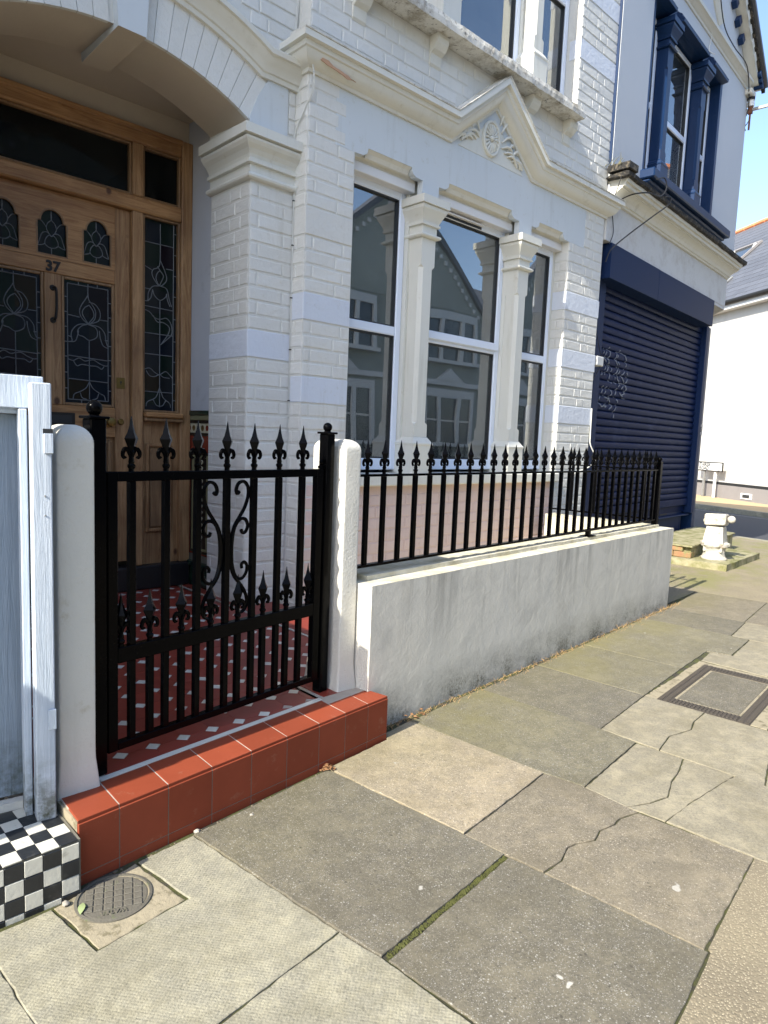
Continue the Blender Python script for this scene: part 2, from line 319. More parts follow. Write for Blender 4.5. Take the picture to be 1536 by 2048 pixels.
# ------------------------------------------------------------------ mesh helpers
class MB:
    def __init__(s): s.v = []; s.f = []; s.mi = []; s.cur = 0
    def add(s, vs, fs, T=None):
        o = len(s.v)
        s.v += [(T @ Vector(p)) if T else Vector(p) for p in vs]
        s.f += [tuple(i+o for i in f) for f in fs]; s.mi += [s.cur]*len(fs)
        return s
    def box(s, x0, x1, y0, y1, z0, z1, T=None, bev=0):
        if bev:
            b = min(bev, (x1-x0)*.45, (y1-y0)*.45, (z1-z0)*.45)
            vs = []; fs = []
            for (ax, ay, az) in ((0, b, b), (b, 0, b), (b, b, 0)):
                for z in (z0+az, z1-az):
                    for y in (y0+ay, y1-ay):
                        for x in (x0+ax, x1-ax): vs.append((x, y, z))
            X = lambda i: i; Y = lambda i: 8+i; Z = lambda i: 16+i
            fs += [(X(0), X(4), X(6), X(2)), (X(1), X(3), X(7), X(5)), (Y(0), Y(1), Y(5), Y(4)), (Y(2), Y(6), Y(7), Y(3)),
                   (Z(0), Z(2), Z(3), Z(1)), (Z(4), Z(5), Z(7), Z(6))]
            for a in (0, 1):      # x/y edges (vertical)
                for bb in (0, 2):
                    i, j = a+bb, a+bb+4; fs.append((X(i), X(j), Y(j), Y(i)) if (a == 0) == (bb == 2) else (Y(i), Y(j), X(j), X(i)))
            for a in (0, 1):
                for cc in (0, 4):
                    i, j = a+cc, a+cc+2; fs.append((X(i), X(j), Z(j), Z(i)))
            for bb in (0, 2):
                for cc in (0, 4):
                    i, j = bb+cc, bb+cc+1; fs.append((Y(i), Y(j), Z(j), Z(i)))
            for i in range(8): fs.append((X(i), Y(i), Z(i)))
            return s.add(vs, fs, T)
        vs = [(x, y, z) for z in (z0, z1) for y in (y0, y1) for x in (x0, x1)]
        return s.add(vs, [(0, 2, 3, 1), (4, 5, 7, 6), (0, 1, 5, 4), (2, 6, 7, 3), (0, 4, 6, 2), (1, 3, 7, 5)], T)
    def prism(s, poly, h0, h1, axis='z', T=None):
        """extrude polygon: axis z: poly (x,y); axis y: poly (x,z); axis x: poly (y,z)"""
        n = len(poly)
        def P(p, h): return {'z': (p[0], p[1], h), 'y': (p[0], h, p[1]), 'x': (h, p[0], p[1])}[axis]
        vs = [P(p, h0) for p in poly]+[P(p, h1) for p in poly]
        fs = [tuple(range(n))[::-1], tuple(range(n, 2*n))]+[(i, (i+1) % n, n+(i+1) % n, n+i) for i in range(n)]
        return s.add(vs, fs, T)
    def tube(s, pts, r, n=8, T=None, taper=None):
        pts = [Vector(p) for p in pts]; vs = []; fs = []; up = None
        for i, p in enumerate(pts):
            d = (pts[min(i+1, len(pts)-1)]-pts[max(i-1, 0)])
            d = d.normalized() if d.length > 1e-9 else Vector((0, 0, 1))
            if up is None: up = Vector((0, 0, 1)) if abs(d.z) < .9 else Vector((1, 0, 0))
            a = d.cross(up)
            if a.length < 1e-6: a = d.cross(Vector((0, 1, 0)))
            a.normalize(); b = a.cross(d).normalized(); up = b
            rr = r if taper is None else r*taper[i]
            for k_ in range(n):
                t = 2*math.pi*k_/n; vs.append(p+a*math.cos(t)*rr+b*math.sin(t)*rr)
        for i in range(len(pts)-1):
            for k_ in range(n): fs.append((i*n+k_, i*n+(k_+1) % n, (i+1)*n+(k_+1) % n, (i+1)*n+k_))
        fs.append(tuple(range(n))); fs.append(tuple(range((len(pts)-1)*n, len(pts)*n))[::-1])
        return s.add(vs, fs, T)
    def lathe(s, prof, n=16, T=None, rot=0, c=(0, 0)):
        vs = []; fs = []
        for (r, z) in prof:
            for k_ in range(n):
                t = 2*math.pi*k_/n+rot; vs.append((c[0]+r*math.cos(t), c[1]+r*math.sin(t), z))
        for i in range(len(prof)-1):
            for k_ in range(n): fs.append((i*n+k_, i*n+(k_+1) % n, (i+1)*n+(k_+1) % n, (i+1)*n+k_))
        fs.append(tuple(range(n))[::-1]); fs.append(tuple(range((len(prof)-1)*n, len(prof)*n)))
        return s.add(vs, fs, T)
    def ball(s, c, r, n=14, T=None):
        pr = [(r*math.sin(math.pi*i/(n//2+1))+1e-5, c[2]-r*math.cos(math.pi*i/(n//2+1))) for i in range(n//2+2)]
        return s.lathe(pr, n, T, c=(c[0], c[1]))
    def sweepXZ(s, path, prof, y0, closed=False, T=None):
        """moulding: path in (x,z), profile (v up from path normal, u outward -y)"""
        P = [Vector((p[0], p[1])) for p in path]; rings = []
        for i, p in enumerate(P):
            a = (P[i]-P[i-1]).normalized() if i > 0 else (P[1]-P[0]).normalized()
            b = (P[i+1]-P[i]).normalized() if i < len(P)-1 else a
            na = Vector((-a.y, a.x)); nb = Vector((-b.y, b.x)); nn_ = (na+nb).normalized(); sc = 1/max(.3, nn_.dot(na))
            rings.append([(p.x+nn_.x*v*sc, y0-u, p.y+nn_.y*v*sc) for (v, u) in prof])
        k_ = len(prof); vs = [q for r in rings for q in r]; fs = []
        for i in range(len(rings)-1):
            for j in range(k_): fs.append((i*k_+j, i*k_+(j+1) % k_, (i+1)*k_+(j+1) % k_, (i+1)*k_+j))
        fs.append(tuple(range(k_))); fs.append(tuple(range((len(rings)-1)*k_, len(rings)*k_))[::-1])
        return s.add(vs, fs, T)
    def mesh(s, name, mats):
        me = bpy.data.meshes.new(name); me.from_pydata([tuple(v) for v in s.v], [], s.f)
        for m_ in (mats if isinstance(mats, (list, tuple)) else [mats]): me.materials.append(m_)
        for p, i in zip(me.polygons, s.mi): p.material_index = i
        import bmesh
        bm = bmesh.new(); bm.from_mesh(me); bmesh.ops.recalc_face_normals(bm, faces=bm.faces); bm.to_mesh(me); bm.free()
        return me
    def obj(s, name, mats, parent=None, smooth=False, **tags):
        me = s.mesh(name, mats)
        if smooth:
            for p in me.polygons: p.use_smooth = True
            try: me.set_sharp_from_angle(angle=R(38))
            except Exception: pass
        return link(bpy.data.objects.new(name, me), parent, **tags)
def wloc(o):
    v = Vector(o.location)
    while o.parent: o = o.parent; v = v+Vector(o.location) if not o.parent else v
    return v
ROOT = {}
def link(o, parent=None, **tags):
    C.objects.link(o)
    if parent:
        o.parent = parent
        o.matrix_parent_inverse = Matrix.Translation(-ROOT.get(parent.name, Vector((0, 0, 0))))
    for k_, v in tags.items():
        if v is not None: o[k_] = v
    return o
def thing(name, label, cat, loc, group=None, kind=None):
    o = bpy.data.objects.new(name, None); C.objects.link(o); o.location = loc; o.empty_display_size = .1
    ROOT[o.name] = Vector(loc)
    if label: o['label'] = label
    if cat: o['category'] = cat
    if group: o['group'] = group
    if kind: o['kind'] = kind
    return o
def place(name, me, parent, loc, rot=(0, 0, 0), sc=(1, 1, 1), **tags):
    o = bpy.data.objects.new(name, me); o.location = loc; o.rotation_euler = rot; o.scale = sc
    return link(o, parent, **tags)
def text(name, body, size, mat, parent, T, depth=.002, bold=False, **tags):
    cu = bpy.data.curves.new('t', 'FONT'); cu.body = body; cu.size = size; cu.extrude = depth; cu.resolution_u = 3
    if bold: cu.offset = size*.035
    to = bpy.data.objects.new('t', cu); C.objects.link(to); bpy.context.view_layer.update()
    me = bpy.data.meshes.new_from_object(to.evaluated_get(bpy.context.evaluated_depsgraph_get()))
    bpy.data.objects.remove(to); me.materials.clear(); me.materials.append(mat); me.transform(T)
    return link(bpy.data.objects.new(name, me), parent, **tags)
def cat_(pts, n=6):
    P = [Vector(p) for p in pts]; out = []
    P = [P[0]*2-P[1]]+P+[P[-1]*2-P[-2]]
    for i in range(1, len(P)-2):
        for j in range(n):
            t = j/n; a, b, c_, d = P[i-1:i+3]
            out.append(.5*((2*b)+(c_-a)*t+(2*a-5*b+4*c_-d)*t*t+(3*b-a-3*c_+d)*t**3))
    out.append(P[-2]); return out
def jag(poly, amp, step=.05, seed=0):
    rr = random.Random(seed); out = []
    for i, p in enumerate(poly):
        q = poly[(i+1) % len(poly)]; L = math.dist(p, q); n = max(1, int(L/step)); dx, dy = (q[0]-p[0])/L, (q[1]-p[1])/L
        for j in range(n):
            t = j/n; a = rr.uniform(-amp, amp) if j else 0
            out.append((p[0]+(q[0]-p[0])*t-dy*a, p[1]+(q[1]-p[1])*t+dx*a))
    return out
def wl(x): return 1.963+.0758*(x-1.921)          # garden wall foot line
# ================================================================== GROUND
MB().box(-60, 120, -60, 90, -.30, -.16).obj('ground', M['asphalt'], kind='structure')
b = MB().prism([(-20, -3.2), (12.5, -3.2), (10.36, 3.10), (10.9, 5.2), (11.4, 9.5), (-20, 9.5)], -.16, -.005); b.obj('pavement_bed', M['joint'], kind='structure')
pv = thing('pavement', None, None, (2, 1, 0), kind='structure')
def slab(poly, mat, top=0.0, bev=.0022, amp=.0020, name='paving_slab', seed=0, tilt=0, par=None, grow=0):
    if grow:
        mx, my = sum(p[0] for p in poly)/len(poly), sum(p[1] for p in poly)/len(poly)
        poly = [(p[0]+math.copysign(min(grow, abs(p[0]-mx)), p[0]-mx), p[1]+math.copysign(min(grow, abs(p[1]-my)), p[1]-my)) for p in poly]
    if par is None and name == 'paving_slab':
        ar = sum(poly[q-1][0]*poly[q][1]-poly[q][0]*poly[q-1][1] for q in range(len(poly))); sg = 1 if ar > 0 else -1; Q = []
        for q in range(len(poly)):
            a, c_, e = Vector(poly[q-1]), Vector(poly[q]), Vector(poly[(q+1) % len(poly)]); d1 = (c_-a).normalized(); d2 = (e-c_).normalized()
            m_ = Vector((-d1.y-d2.y, d1.x+d2.x)).normalized(); Q.append(tuple(c_+m_*sg*.0013/max(.5, m_.dot(Vector((-d1.y, d1.x))))))
        poly = Q
    P = jag(poly, amp, .024 if amp > .001 else .045, seed); n = len(P)
    cx = sum(p[0] for p in P)/n; cy = sum(p[1] for p in P)/n
    area = sum(P[i][0]*P[(i+1) % n][1]-P[(i+1) % n][0]*P[i][1] for i in range(n))
    if area < 0: P = P[::-1]
    ins = []
    for i in range(n):
        a = Vector(P[i-1]); q = Vector(P[i]); c_ = Vector(P[(i+1) % n]); d1 = (q-a).normalized(); d2 = (c_-q).normalized()
        nn_ = Vector((-d1.y-d2.y, d1.x+d2.x)); nn_ = nn_.normalized() if nn_.length > 1e-6 else Vector((-d1.y, d1.x))
        ins.append(q+nn_*bev)
    rr = random.Random(seed+99); tx, ty = rr.uniform(-tilt, tilt), rr.uniform(-tilt, tilt)
    h = lambda p, z: z+(p[0]-cx)*tx+(p[1]-cy)*ty
    vs = [(p[0], p[1], -.035) for p in P]+[(p[0], p[1], h(p, top-bev*.7)) for p in P]+[(p[0], p[1], h(p, top)) for p in ins]
    fs = [tuple(range(2*n, 3*n))]
    for k_ in (0, 1):
        for i in range(n): fs.append((k_*n+i, k_*n+(i+1) % n, (k_+1)*n+(i+1) % n, (k_+1)*n+i))
    MB().add(vs, fs).obj(name, mat, par or pv)
S_ = [
 ([(.36, 1.682), (.515, 1.688), (.548, 1.478), (.794, 1.508), (.757, 1.735), (.935, 1.754), (1.012, 1.165), (.40, 1.09)], 'pv_light', 0),
 ([(-.5, 1.67), (.36, 1.682), (.40, 1.09), (-.5, 1.0)], 'pv_light', -.001),
 ([(.935, 1.754), (1.50, 1.818), (1.568, 1.234), (1.583, 1.092), (1.035, 1.036), (1.012, 1.165)], 'pv_dark', .003),
 ([(1.50, 1.822), (1.835, 1.860), (1.86, 1.905), (2.04, 1.932), (2.098, 1.300), (1.568, 1.236)], 'pv_pink', .004),
 ([(2.04, 1.932), (2.585, 1.985), (2.632, 1.368), (2.625, 1.205), (2.128, 1.150), (2.098, 1.300)], 'pv_olive', .003),
 ([(2.585, 1.98), (3.13, 2.02), (3.175, 1.436), (2.632, 1.370)], 'pv_dark', .001),
 ([(3.13, 2.025), (3.69, 2.07), (3.752, 1.498), (3.175, 1.436)], 'pv_olive', .002),
 ([(3.69, 2.07), (4.63, 2.145), (4.70, 1.468), (4.24, 1.412), (4.20, 1.54), (3.752, 1.498)], 'pv_olive', .003),
 ([(4.63, 2.15), (5.13, 2.18), (5.17, 1.652), (4.70, 1.58)], 'pv_dark', .001),
 ([(5.13, 2.185), (5.94, 2.31), (6.03, 1.78), (5.17, 1.66)], 'pv_brown', 0),
 ([(-.5, .99), (.40, 1.085), (.42, .30), (-.5, .25)], 'pv_light', 0),
 ([(.40, 1.088), (1.012, 1.162), (1.035, 1.030), (1.085, .30), (.42, .30)], 'pv_light', .001),
 ([(1.040, 1.020), (1.583, 1.078), (1.600, .968), (1.648, .535), (1.09, .46)], 'pv_dark', 0),
 ([(1.568, 1.234), (2.098, 1.298), (2.128, 1.152), (2.120, .946), (2.04, .968), (1.99, .962), (1.92, .975), (1.86, .958), (1.80, .985), (1.76, .992), (1.69, .968), (1.600, .970), (1.583, 1.088)], 'pv_brown', .001),
 ([(1.600, .968), (1.69, .966), (1.76, .990), (1.80, .983), (1.86, .956), (1.92, .973), (1.99, .960), (2.04, .966), (2.120, .944), (2.157, .60), (1.648, .545)], 'pv_brown', -.001),
 ([(2.128, 1.148), (2.625, 1.203), (2.640, 1.018), (2.52, .985), (2.42, .968), (2.30, .928), (2.21, .950), (2.122, .990)], 'pv_pale', 0),
 ([(2.122, .988), (2.21, .948), (2.30, .926), (2.42, .966), (2.52, .983), (2.640, 1.016), (2.655, .833), (2.34, .858), (2.137, .862)], 'pv_pale', -.001),
 ([(2.137, .860), (2.34, .856), (2.655, .831), (2.67, .56), (2.157, .56)], 'pv_pale', .001),
 ([(2.632, 1.368), (3.175, 1.433), (3.192, 1.156), (3.05, 1.145), (2.95, 1.116), (2.80, 1.146), (2.638, 1.114)], 'pv_pale', .001),
 ([(2.638, 1.112), (2.80, 1.144), (2.95, 1.114), (3.05, 1.143), (3.192, 1.154), (3.212, .868), (2.656, .73)], 'pv_pale', 0),
 ([(2.66, .727), (3.212, .863), (4.0, .96), (4.02, .5), (2.67, .5)], 'pv_pale', 0),
 ([(3.992, 1.49), (4.197, 1.52), (4.238, 1.408), (4.70, 1.464), (4.72, .91), (4.01, .81)], 'pv_pale', 0),
 ([(4.70, 1.576), (5.17, 1.648), (5.22, .972), (4.72, .905)], 'pv_pale', .001),
 ([(5.17, 1.656), (6.03, 1.776), (6.09, 1.09), (5.22, .975)], 'pv_brown', 0),
 ([(4.02, .802), (6.09, 1.085), (6.09, .5), (4.02, .5)], 'pv_pale', 0),
]
for i, (p, mt, top) in enumerate(S_): slab(p, M[mt], top, seed=i, tilt=.0015)
b = MB(); rr = random.Random(31)      # moss packed in the wide joint
for i in range(900):
    t = rr.random(); x = 1.05+t*.525; y = 1.030+t*.056+rr.gauss(0, .0040); s = rr.uniform(.0015, .0045)*(.6+.6*math.sin(x*47)**2)
    b.add([(x-s, y, -.003), (x, y-s, -.003), (x+s, y, -.003), (x, y+s, -.003), (x, y, -.003+s*.9)], [(0, 1, 4), (1, 2, 4), (2, 3, 4), (3, 0, 4)])
o_ = b.obj('moss', simple('joint_moss', (.062, .066, .014), .95, .4, 60), None, kind='stuff'); o_['label'] = 'strip of green moss in the wide joint between the two dark slabs'; o_['category'] = 'moss'
# verge of pale aggregate asphalt
vg = MB()
vg.prism(jag([(-20, -3.1), (12.3, -3.1), (10.38, 3.02), (10.05, 9), (4.9, 9), (5.24, 2.26), (5.945, 2.316), (6.035, 1.782), (6.095, 1.09), (6.092, .497), (2.672, .497), (2.671, .558), (2.158, .557), (2.150, .597), (1.66, .540), (1.655, .532), (1.60, .522), (1.092, .458), (1.088, .297), (-20, .22)], .0012, .12, 3), -.03, -.001)
vg.obj('aggregate_verge', M['gravel'], kind='structure')
# front garden ground and porch floor base
MB().prism([(1.85, 2.10), (5.1, 2.36), (5.1, 3.35), (1.85, 3.35)], -.012, .12).obj('garden_ground', M['walltop'], kind='structure')
# kerbs, road of the side street
def strip(pts0, pts1, z0, z1, name, mat, **k_): MB().prism(list(pts0)+list(pts1)[::-1], z0, z1).obj(name, mat, **k_)
near = [(12.4, -3.3), (10.37, 3.06), (10.6, 4.4), (11.3, 9.5)]
kb = thing('kerb', None, None, (10.5, 3, 0), kind='structure')
for i in range(3):
    a, c_ = Vector(near[i]), Vector(near[i+1]); L = (c_-a).length; n = max(1, round(L/.9)); d = (c_-a)/n
    for j in range(n):
        p, q = a+d*j*1.0+d*.006, a+d*(j+1)-d*.006; nn_ = Vector((d.y, -d.x)).normalized()*-.13
        if nn_.x > 0: nn_ = -nn_
        MB().prism([p, q, q+nn_, p+nn_], -.15, .004).obj('kerb_stone', M['pv_light'], kb)
strip([(12.5, -6), (10.37, 3.06), (10.6, 4.4), (11.4, 9.6), (12, 20)], [(19, -6), (15.3, 4.6), (15.95, 6.3), (17.6, 10), (21, 20)], -.16, -.10, 'side_road', M['asphalt'], kind='structure')
for o_ in (.28, .42):
    strip([(10.47+o_, 3.1), (10.70+o_, 4.4), (11.5+o_, 9.6)], [(10.53+o_, 3.1), (10.76+o_, 4.4), (11.56+o_, 9.6)], -.10, -.096, 'road_line', simple('faded_road_line%d' % int(o_*100), (.22, .22, .20), .8, .3, 20), kind='structure')
    strip([(17.4-o_, -2), (15.25-o_, 4.6), (15.9-o_, 6.3), (17.5-o_, 10)], [(17.46-o_, -2), (15.31-o_, 4.6), (15.96-o_, 6.3), (17.56-o_, 10)], -.10, -.096, 'road_line', simple('faded_far_line%d' % int(o_*100), (.20, .20, .19), .8, .3, 20), kind='structure')
strip([(17.6, -2), (15.30, 4.6), (15.95, 6.3), (17.6, 10), (21, 20)], [(26, -2), (23, 4.6), (23, 6.3), (23, 10), (26, 20)], -.16, 0.0, 'far_pavement', simple('tan_far_pavement', (.50, .36, .20), .9, .25, 4, .4, 40), kind='structure')
strip([(17.45, -2), (15.15, 4.6), (15.8, 6.3), (17.45, 10)], [(17.6, -2), (15.30, 4.6), (15.95, 6.3), (17.6, 10)], -.16, .004, 'far_kerb', M['pv_light'], kind='structure')

# water cover patch and covers
slab([(.555, 1.484), (.785, 1.513), (.750, 1.736), (.522, 1.690)], M['cement'], -.003, .002, .003, 'cement_patch', 51)
wc = thing('water_cover', 'small round iron water cover set in a cement patch below the red step', 'access cover', (.665, 1.612, 0))
cx, cy, cr = .650, 1.635, .083
MB().lathe([(cr+.011, -.02), (cr+.011, .0005), (cr+.004, .0015), (cr+.0035, -.004), (cr+.003, -.02)], 48, c=(cx, cy)).obj('rim', M['coverplate'], wc, True)
b = MB().lathe([(cr, -.02), (cr, -.0025), (cr-.003, -.0015), (.001, -.0015)], 48, c=(cx, cy))
b.obj('plate', M['coverplate'], wc)
g = .0235; ang = .55
for ix in range(-4, 5):
    for iy in range(-4, 5):
        u_, v_ = (ix+.5)*g, (iy+.5)*g
        if math.hypot(abs(u_)+g*.30, abs(v_)+g*.30) < cr-.004 and not (iy == -3 and -3 < ix < 2):
            T = Matrix.Translation((cx, cy, 0)) @ Matrix.Rotation(ang-.95, 4, 'Z')
            MB().box(u_-g*.43, u_+g*.43, v_-g*.43, v_+g*.43, -.002, .0010, T, bev=.0012).obj('raised_pad', M['coverplate'], wc)
text('lettering', 'WATER', .0185, M['coverplate'], wc, Matrix.Translation((cx, cy, -.0008)) @ Matrix.Rotation(ang-.95, 4, 'Z') @ Matrix.Translation((.033, -.052, 0)) @ Matrix.Rotation(math.pi, 4, 'Z'), .0018, True)
# square manhole
slab([(3.172, 1.432), (3.975, 1.492), (4.0, .975), (3.225, .90)], M['cement'], -.002, .002, .004, 'cement_surround', 52)
mh = thing('manhole_cover', 'large rectangular manhole cover with patterned iron edge and concrete infill', 'access cover', (3.55, 1.22, 0))
T = Matrix.Translation((3.565, 1.205, 0)) @ Matrix.Rotation(.095, 4, 'Z')
b = MB(); b.box(-.375, .375, -.205, -.150, -.02, .001, T); b.box(-.375, .375, .150, .205, -.02, .001, T)
b.box(-.375, -.30, -.149, .149, -.02, .001, T); b.box(.30, .375, -.149, .149, -.02, .001, T); b.obj('frame', M['manhole'], mh)
MB().box(-.287, .287, -.138, .138, -.02, .001, T, bev=.002).obj('infill', M['pv_dark'], mh)
b = MB()
for i in range(44):
    u_ = -.365+i*.017
    for v_ in (-.192, -.165, .165, .192): b.box(u_-.0045, u_+.0045, v_-.009, v_+.009, 0, .0050, T)
for i in range(18):
    v_ = -.142+i*.0167
    for u_ in (-.358, -.335, -.315, .315, .335, .358): b.box(u_-.008, u_+.008, v_-.0045, v_+.0045, 0, .0050, T)
b.obj('tread_studs', M['manhole'], mh, kind='stuff')

# ================================================================== RED STEP + PATH
def SF(x): return 1.740+.108*(x-.598)           # step nose line
st = thing('front_step', 'red quarry tiled front step below the black iron gate', 'step', (1.2, 1.85, 0))
MB().prism([(.602, SF(.602)-.0026), (1.838, SF(1.838)-.0026), (1.80, 2.3), (.60, 2.3)], -.01, .167).obj('core', M['grout'], st)
MB().prism([(.602, SF(.602)+.0016), (1.838, SF(1.838)+.0016), (1.80, 2.05), (.60, 1.95)], .1671, .1768).obj('grout_bed', M['lgrout'], st)
MB().prism([(.597, SF(.597)+.004), (.602, SF(.597)+.004), (.602, 1.90), (.592, 1.90)], -.01, .172).obj('rough_end', M['cement'], st)
jx = [.598, .712, .862, 1.012, 1.163, 1.314, 1.465, 1.616, 1.725, 1.842]
jx = [.598, .712, .862, 1.012, 1.163, 1.314, 1.465, 1.60, 1.725, 1.842]
for i in range(len(jx)-1):
    a, c_ = jx[i]+.0012, jx[i+1]-.0012; d = .150 if i < 7 else .105
    P = [(a, SF(a)), (c_, SF(c_)), (c_+(.004 if i < 8 else -.02), SF(c_)+d), (a+.004, SF(a)+d)]
    slab(P, M['redtile'], .178+random.uniform(-.0006, .0006), .0018, 0, 'nose_tile', i, .002, st)
    for z0, z1 in ((-.008, .0235), (.0255, .1675)):
        T = Matrix.Translation((a, SF(a)-.004, 0)) @ Matrix.Rotation(math.atan(.108), 4, 'Z')
        MB().box(0, (c_-a)*1.0045, 0, .01, z0, z1, T, bev=.0012).obj('riser_tile', M['redtile'], st)
gp = thing('garden_path', None, None, (1.3, 3, .17), kind='structure')
MB().prism([(.61, 1.88), (1.70, 1.98), (1.70, 2.26), (2.42, 2.30), (2.42, 4.30), (.50, 4.30), (.50, 2.0), (.61, 2.0)], -.01, .1755).obj('grout_bed', M['lgrout'], gp)
def stripz(p, q, w_, name, mat):
    d = Vector((q[0]-p[0], q[1]-p[1])).normalized(); n_ = Vector((-d.y, d.x))*w_
    L = math.dist(p, q); n = max(1, round(L/.15))
    for j in range(n):
        a = Vector(p)+d*(L*j/n+.0006); c_ = Vector(p)+d*(L*(j+1)/n-.0006)
        MB().prism([a, c_, c_+n_, a+n_], .16, .1785).obj(name, mat, gp)
stripz((.722, SF(.722)+.153), (1.612, SF(1.612)+.153), .021, 'white_border_strip', M['whitetile'])
stripz((1.612, SF(1.612)+.175), (1.612, 2.20), .017, 'white_border_strip', M['whitetile'])
stripz((2.080, 2.62), (2.072, 4.14), .019, 'white_border_strip', M['whitetile'])
stripz((.66, 4.135), (2.052, 4.135), .019, 'white_border_strip', M['whitetile'])
px_, py_, h_ = .1064, .1140, .0260; g = .0007
def octo(cx, cy, x0, x1, y0, y1):
    a, c_ = px_/2-g, py_/2-g; P = [(-a, -c_+h_), (-a+h_, -c_), (a-h_, -c_), (a, -c_+h_), (a, c_-h_), (a-h_, c_), (-a+h_, c_), (-a, c_-h_)]
    return [(min(max(cx+p[0], x0), x1), min(max(cy+p[1], y0), y1)) for p in P]
octm = MB().prism(octo(0, 0, -9, 9, -9, 9), -.012, 0).mesh('octagon_tile', M['redoct'])
dm = h_-g*1.6; dotm = MB().prism([(dm, 0), (0, dm), (-dm, 0), (0, -dm)], -.012, .0002).mesh('dot_tile', M['whitetile'])
zt = .1785
def clipmesh(P, mat, name):
    Q = []
    for p in P:
        if not Q or math.dist(p, Q[-1]) > 1e-5: Q.append(p)
    if len(Q) > 2 and math.dist(Q[0], Q[-1]) < 1e-5: Q.pop()
    if len(Q) < 3: return
    ar = abs(sum(Q[i][0]*Q[(i+1) % len(Q)][1]-Q[(i+1) % len(Q)][0]*Q[i][1] for i in range(len(Q))))/2
    if ar > 2e-4: MB().prism(Q, zt-.012, zt).obj(name, mat, gp)
for j in range(0, 19):
    for i in range(-2, 13):
        dx, dy = .826+i*px_, 2.023+j*py_
        xr = 1.610 if dy < 2.20 else 2.070
        ox, oy = dx+px_/2, dy+py_/2
        xl = .66 if dy > 2.1 else .745
        yb = SF(ox)+.176
        if xl-.02 < dx < xr-.01 and dy < 4.12 and dy > SF(dx)+.19: place('dot_tile', dotm, gp, (dx, dy, zt))
        if ox+px_/2 <= xr and ox-px_/2 >= xl and oy+py_/2 < 4.134: place('octagon_tile', octm, gp, (ox, oy, zt+random.uniform(-.0003, .0003)))
        elif ox-px_/2 < xr-.01 and ox+px_/2 > xl+.01 and oy-py_/2 < 4.12: clipmesh(octo(ox, oy, xl, xr, 0, 4.133), M['redoct'], 'cut_tile')
# first row in front of the first dots
for i in range(-1, 8):
    ox, oy = .826+px_*(i+.5), 2.023-py_/2; P = octo(ox, oy, .745, 1.610, 0, 9)
    Q = [(p[0], max(p[1], SF(p[0])+.176)) for p in P]
    clipmesh(Q, M['redoct'], 'cut_tile')
for (x0, x1, y0, y1) in ((1.632, 1.78, 2.02, 2.40), (1.782, 2.30, 2.18, 2.40), (2.094, 2.35, 2.40, 3.85), (2.094, 2.16, 3.85, 4.16), (.62, 2.16, 4.157, 4.3), (.5, .70, 2.05, 2.4)):
    nx = max(1, round((x1-x0)/.15)); ny = max(1, round((y1-y0)/.15))
    for i in range(nx):
        for j in range(ny):
            a, c_ = x0+(x1-x0)/nx*i+.0008, x0+(x1-x0)/nx*(i+1)-.0008; d, e = y0+(y1-y0)/ny*j+.0008, y0+(y1-y0)/ny*(j+1)-.0008
            MB().box(a, c_, d, e, .16, .1782).obj('border_tile', M['redoct'], gp)

# ================================================================== CHECKED STEP next door
cs = thing('checked_step', 'black and white chequered tiled step at the left edge beside the red step', 'step', (.3, 1.8, 0))
MB().box(-.6, .592, 1.704, 2.6, -.01, .148).obj('core', M['grout'], cs)
cm = {}
for key, mt in (('w', 'creamtile'), ('b', 'blacktile')):
    cm[key] = MB().box(0, .0415, 0, .004, 0, .0415, bev=.001).mesh('tile', M[mt]); cm['t'+key] = MB().box(0, .0425, 0, .0475, 0, .004, bev=.001).mesh('tile', M[mt])
for i in range(0, 26):
    x = .5455-i*.0434
    for j in range(4):
        z = .100-j*.0440
        if z < -.04: continue
        key = 'w' if (i+j) % 2 == 0 else 'b'
        place('riser_tile', cm[key], cs, (x, 1.700+random.uniform(-.0004, .0004), z), (0, 0, 0), (1 if i else 1.0, 1, 1))
    for j in range(5):
        place('top_tile', cm['t'+('b' if (i+j) % 2 == 0 else 'w')], cs, (x-.004, 1.700+j*.0495, .1465), (0, 0, .02), (1, 1, 1))

# ================================================================== GATE POSTS / STONE POSTS
def stone_post(x0, x1, y0, y1, z1, label, seed):
    rr = random.Random(seed); nx, ny, nz = 12, 16, 60; r = .042; vs = []; fs = []
    hw, hd = (x1-x0)/2, (y1-y0)/2; cx, cy = (x0+x1)/2, (y0+y1)/2; z0 = .17
    ring = []
    N = 40
    def prof(z):   # shrink near top for rounded head
        t = max(0, (z-(z1-hw))/hw); s = math.sqrt(max(0, 1-t*t*.98)); return s
    zs = [z0+(z1-hw-z0)*i/44 for i in range(45)]+[z1-hw+hw*math.sin(math.pi/2*i/9) for i in range(1, 10)]
    for z in zs:
        s = prof(z)
        for k_ in range(N):
            t = 2*math.pi*(k_+.5)/N; c_, q = math.cos(t), math.sin(t); e = .10
            ux = math.copysign(abs(c_)**e, c_); uy = math.copysign(abs(q)**e, q)
            fl = .010*max(0, 1-(z-z0)/.10)
            j = rr.uniform(-.00015, .00015)
            vs.append((cx+ux*(hw*s+j+fl), cy+uy*(hd*(.55+.45*s)+j+fl), z))
    n = len(zs)
    for i in range(n-1):
        for k_ in range(N): fs.append((i*N+k_, i*N+(k_+1) % N, (i+1)*N+(k_+1) % N, (i+1)*N+k_))
    fs.append(tuple(range((n-1)*N, n*N)))
    o = MB().add(vs, fs).obj('stone_gatepost', M['post'], smooth=True, label=label, category='gatepost', group='round topped rendered posts either side of the iron gate')
    return o
stone_post(.603, .702, 1.888, 2.03, 1.203, 'round topped rendered post left of the iron gate, beside the white timber fence', 1)
